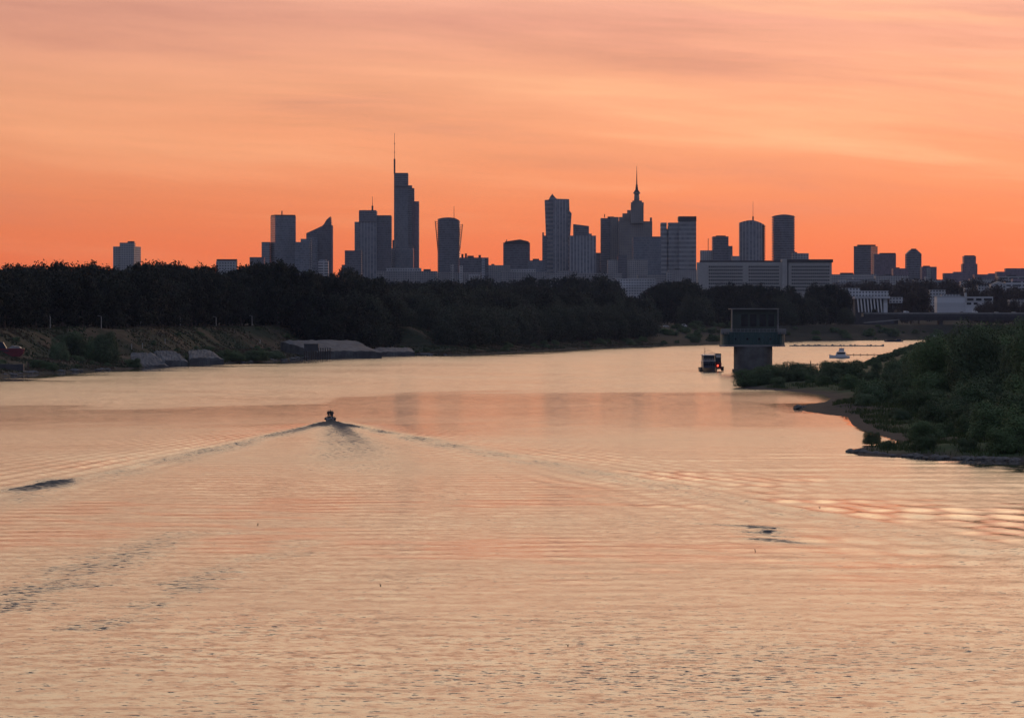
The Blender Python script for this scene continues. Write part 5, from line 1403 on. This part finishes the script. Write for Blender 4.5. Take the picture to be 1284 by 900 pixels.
h.l(h.mix(h.ss(nz.outputs[0], .42, .58), h.mix(n2.outputs[0], (.06, .044, .028, 1), (.19, .15, .10, 1)), h.mix(n2.outputs[0], (.028, .038, .02, 1), (.09, .11, .06, 1))), b.inputs['Base Color']); b.inputs['Roughness'].default_value = .95; b.inputs['Specular IOR Level'].default_value = .1
MAT['levee_turf'] = m
me = np_mesh('turf', V, np.arange(m_ * 4).reshape(m_, 4), 'levee_turf'); o = bpy.data.objects.new('grass', me); C.objects.link(o)
tag(o, 'dry tufted grass on the slope of the left levee', 'grass', kind='stuff')

# rocks and driftwood
def rock(label, X, Y, z, sx, sy, sz, seed, group=None, mat='rock_grey'):
    r = np.random.default_rng(seed); m = MB(); rings = []
    for t in np.linspace(.04, .98, 6):
        ph = math.pi * t; ring = []
        for k in range(9):
            a = 2 * math.pi * k / 9; q = math.sin(ph) * r.uniform(.75, 1.15)
            ring.append((X + sx * q * math.cos(a), Y + sy * q * math.sin(a), z - sz * math.cos(ph) * r.uniform(.85, 1.1)))
        rings.append(ring)
    m.rings(rings); o = m.build('rock', mat, None, False, origin=(X, Y, z)); return tag(o, label, 'rock', group)


k = 0
for i_, (xa, ya, xb, yb) in enumerate(((1063, 567, 1120, 573), (1120, 573, 1200, 577), (1200, 577, 1290, 579))):
    for q in range((16, 16, 14)[i_]):
        t = (q + R(0, 1)) / 16; P_ = shore(xa + (xb - xa) * t, ya + (yb - ya) * t)
        sz = R(.3, .75); rock('grey stone in the low stony edge at the near point of the island', P_[0] + R(-.3, .3), P_[1] + R(.3, 3.5), .15, sz * 1.4, sz * 1.2, sz * .75, 500 + k, 'stones along the island edge'); k += 1
for k2 in range(110):
    P_ = bank_point(R(190, 1160), R(-.5, 5)); x = 642 + P_[0] / P_[1] * F
    if not -10 < x < 560: continue
    sz = R(.5, 1.5); rock('rough block in the stone footing of the left bank', float(P_[0]), float(P_[1]), .3, sz * 1.5, sz, sz * .6, 1500 + k2, 'stone footing of the left bank', 'concrete_slab')
P_ = shore(1001, 513); rock('dark boulder at tip of the sandy beach, beside the water', P_[0], P_[1] + 1, .3, 1.3, 1.4, .8, 900)
P_ = shore(1006, 512); rock('smaller stone right of the dark boulder at beach tip', P_[0] + .4, P_[1] + .5, .2, .7, .7, .45, 901)
P_ = shore(934, 485.5); rock('stone at the waterline at the tip of the spit', P_[0], P_[1] + .5, .2, 1.2, 1.6, .6, 902)
P_ = shore(961, 667.5); rock('dark wet stone barely awash in open water at right', P_[0] + .1, P_[1], -.02, .55, .7, .30, 903, mat='rock_grey')
d = 578.
T = thing('driftwood_log', 'grey forked driftwood log on the stony edge at right', 'log', (PX(1205, d), d, .6))
MB().tube([(PX(1203, d), d, .5), (PX(1222, d), d + .6, 1.1), (PX(1246, d), d + 1, 1.25)], [.22, .2, .1], 7).build('trunk', 'driftwood', T, True)
MB().tube([(PX(1207, d), d, .65), (PX(1210, d), d - .2, 1.6), (PX(1212, d), d, 2.0)], [.14, .1, .03], 6).build('branch', 'driftwood', T, True)

# low-flying birds
def bird(label, X, Y, z, span, ang, flap):
    m = MB(); L = span * .55
    rings = []
    for t, r in ((0, .01), (.12, .05), (.3, .09), (.55, .085), (.8, .04), (1, .015)):
        ring = []
        for k in range(6):
            a = 2 * math.pi * k / 6; ring.append(((t - .4) * L, r * span * .55 * math.cos(a), r * span * .55 * math.sin(a)))
        rings.append(ring)
    m.rings(rings)
    for s in (-1, 1):
        v = [(.12 * span, s * .03 * span, .02 * span), (-.06 * span, s * .03 * span, .02 * span), (-.02 * span, s * .25 * span, .02 * span + flap * .22 * span), (.10 * span, s * .25 * span, .02 * span + flap * .22 * span), (-.09 * span, s * .5 * span, flap * .42 * span)]
        m.add(v + [(a, b, c - .012 * span) for a, b, c in v], [(0, 1, 2, 3), (3, 2, 4), (5, 8, 7, 6), (8, 9, 7), (0, 3, 8, 5), (3, 4, 9, 8), (1, 6, 7, 2), (2, 7, 9, 4)])
    m.add([(-.2 * span, -.02 * span, 0), (-.2 * span, .02 * span, 0), (-.42 * span, .07 * span, 0), (-.34 * span, 0, 0), (-.42 * span, -.07 * span, 0), (-.3 * span, 0, -.02 * span)], [(0, 1, 2, 3), (0, 3, 4), (0, 5, 1), (1, 5, 2), (4, 5, 0)])
    o = m.build('bird', 'feather_dark'); o.location = (X, Y, z); o.rotation_euler = (0, R(-.3, .3), ang); o.scale = (1, 1, 1)
    return tag(o, label, 'bird')


for x, y, h_, sp, an, fl, lab in ((323, 659, 1.2, .36, .3, 2.2, 'small dark bird low over the river left of centre'), (622, 598, 1.5, .36, 1.2, 2.4, 'small dark bird over water below the faded tower reflections'),
                               (477, 735, .8, .34, .4, 2.0, 'small dark bird over the lower left water below the boat'), (947, 692, .9, .34, .1, 2.4, 'tiny dark bird just below the awash stone'),
                               (1028, 637, 1.5, .36, 2.4, 2.0, 'tiny bird over the water right above the awash stone'), (980, 548, 2.0, .9, 1.4, .5, 'gliding bird with spread wings near the island beach'), (712, 810, .5, .3, .6, 1.6, 'tiny bird over the nearest water in the centre')):
    d = WD(y) - h_ * WD(y) / CAM; bird(lab, PX(x, d), d, h_, sp, an, fl)

# remove prototypes that were never placed
for pool, used in ((sum(PROTO.values(), []), USED), (BP + BT + SB, BUSED)):
    for t, _ in pool:
        if t.name not in used:
            for c in list(t.children): bpy.data.objects.remove(c)
            bpy.data.objects.remove(t)

# ------------------------------------------------------------------ air
HAZE = 1.6e-5
m, nt, b = new_mat('evening_haze'); nt.nodes.remove(b)
pv = nt.nodes.new('ShaderNodeVolumePrincipled'); pv.inputs['Density'].default_value = HAZE
pv.inputs['Color'].default_value = (.60, .73, 1.0, 1); pv.inputs['Anisotropy'].default_value = 0.
nt.links.new(pv.outputs[0], nt.nodes['Material Output'].inputs['Volume'])
MAT['evening_haze'] = m
o = MB().box(-2000, 2000, -100, 8900, -3.2, 400).build('haze', 'evening_haze'); tag(o, 'thin bluish evening haze over river and city', 'haze', kind='stuff')

# ------------------------------------------------------------------ sky
SUN_AZ = math.radians(24); SUN_EL = math.radians(.8)
w = bpy.data.worlds.new('World'); scene.world = w; w.use_nodes = True
nt = w.node_tree; h = N(nt); bg = nt.nodes['Background']
tc = h.n('ShaderNodeTexCoord'); sp = h.n('ShaderNodeSeparateXYZ'); h.l(tc.outputs['Generated'], sp.inputs[0])
x, y, z = sp.outputs
el = h.math('MULTIPLY', h.math('ARCSINE', z), 57.2958)
az = h.math('MULTIPLY', h.math('ARCTAN2', x, y), 57.2958)
# streaked high cloud: long thin bands, slightly tilted
big = h.n('ShaderNodeCombineXYZ'); h.l(h.math('MULTIPLY', az, .055), big.inputs[0]); h.l(h.math('MULTIPLY', el, .30), big.inputs[1]); big.inputs[2].default_value = 3.3
wz = h.noise(big.outputs[0], 1.0, 3)
elw = h.math('ADD', el, h.math('ADD', h.math('MULTIPLY', az, .075), h.math('MULTIPLY', h.math('SUBTRACT', wz.outputs[0], .5), 1.6)))
c1 = h.n('ShaderNodeCombineXYZ'); h.l(h.math('MULTIPLY', az, .10), c1.inputs[0]); h.l(h.math('MULTIPLY', elw, .95), c1.inputs[1]); c1.inputs[2].default_value = 7.1
bands = h.noise(c1.outputs[0], 1.0, 5, .55)
c2 = h.n('ShaderNodeCombineXYZ'); h.l(h.math('MULTIPLY', az, .24), c2.inputs[0]); h.l(h.math('MULTIPLY', elw, 4.2), c2.inputs[1]); c2.inputs[2].default_value = 1.7
wisps = h.noise(c2.outputs[0], 1.0, 6, .6)
E = lambda d_: d_ / 90.
ramp = h.ramp(h.math('DIVIDE', el, 90., clamp=True), [
    (0, lin(243, 116, 70)), (E(.8), lin(243, 120, 73)), (E(1.6), lin(243, 136, 86)), (E(2.6), lin(246, 160, 113)), (E(3.6), lin(243, 168, 128)), (E(4.8), lin(230, 162, 138)),
    (E(7), (1.5, .98, .57, 1)), (E(10), (2.0, 1.38, .84, 1)), (E(15), (1.5, 1.12, .80, 1)), (E(21), lin(160, 156, 162)), (E(42), lin(120, 130, 152)), (E(90), lin(120, 134, 160))])
# brightness pattern of the cloud bands
up = h.ss(el, .6, 3.2)
gain = h.math('ADD', h.math('MULTIPLY', h.math('SUBTRACT', bands.outputs[0], .5), h.math('MULTIPLY', up, .34)), h.math('MULTIPLY', h.math('SUBTRACT', wisps.outputs[0], .5), h.math('MULTIPLY', up, h.lr(az, -8, 8, .18, .46))))
gain = h.math('ADD', gain, 1.0)
azg = h.lr(az, -9, 9, .84, 1.12)
warm = h.mix(h.ss(bands.outputs[0], .5, .72), ramp, lin(255, 190, 140))
warm = h.mix(h.lr(az, -9, 9, .12, .62), ramp, warm)
mauve = h.mix(h.math('MULTIPLY', h.ss(bands.outputs[0], .5, .3), h.math('MULTIPLY', up, .45)), warm, lin(205, 138, 122))
west = h.n('ShaderNodeVectorMath', operation='SCALE'); h.l(mauve, west.inputs[0]); h.l(h.math('MULTIPLY', gain, azg), west.inputs[3])
# dusk over the eastern half of the sky
east = h.ramp(h.math('DIVIDE', el, 90., clamp=True), [(0, lin(96, 100, 120)), (E(10), lin(112, 112, 134)), (E(30), lin(112, 122, 148)), (E(90), lin(120, 134, 160))])
sky = h.mix(h.ss(y, .75, -.25), west.outputs[0], east)
ns = h.n('ShaderNodeTexSky', sky_type='NISHITA'); ns.sun_disc = False; ns.sun_elevation = SUN_EL; ns.sun_rotation = SUN_AZ; ns.altitude = 80; ns.dust_density = 2.
nsk = h.n('ShaderNodeVectorMath', operation='SCALE'); h.l(ns.outputs[0], nsk.inputs[0]); nsk.inputs[3].default_value = .06
h.l(h.mix(.06, sky, nsk.outputs[0]), bg.inputs['Color'])
bg.inputs['Strength'].default_value = 1.22

sl = bpy.data.lights.new('sun', 'SUN'); sl.energy = .12; sl.angle = math.radians(2.); sl.color = (1., .5, .3)
so = bpy.data.objects.new('sun', sl); C.objects.link(so)
dv = Vector((math.sin(SUN_AZ) * math.cos(SUN_EL), math.cos(SUN_AZ) * math.cos(SUN_EL), math.sin(SUN_EL)))
so.rotation_euler = dv.to_track_quat('Z', 'Y').to_euler(); so.location = dv * 9500

# ------------------------------------------------------------------ camera
cd = bpy.data.cameras.new('camera'); co = bpy.data.objects.new('camera', cd); C.objects.link(co)
co.location = (0, 0, CAM); co.rotation_euler = (math.radians(90), 0, 0)
cd.sensor_width = 36; cd.lens = 36 * F / 1284; cd.shift_y = -55 / 1284; cd.clip_end = 30000; cd.clip_start = 1
scene.camera = co
vs = scene.view_settings; vs.view_transform = 'Standard'; vs.look = 'None'; vs.exposure = 0; vs.gamma = 1; vs.use_curve_mapping = False
cy_ = scene.cycles
cy_.max_bounces = 5; cy_.diffuse_bounces = 2; cy_.glossy_bounces = 2; cy_.volume_bounces = 0; cy_.transmission_bounces = 1
cy_.use_denoising = True; cy_.sample_clamp_indirect = 4
print('trees', n_tr)
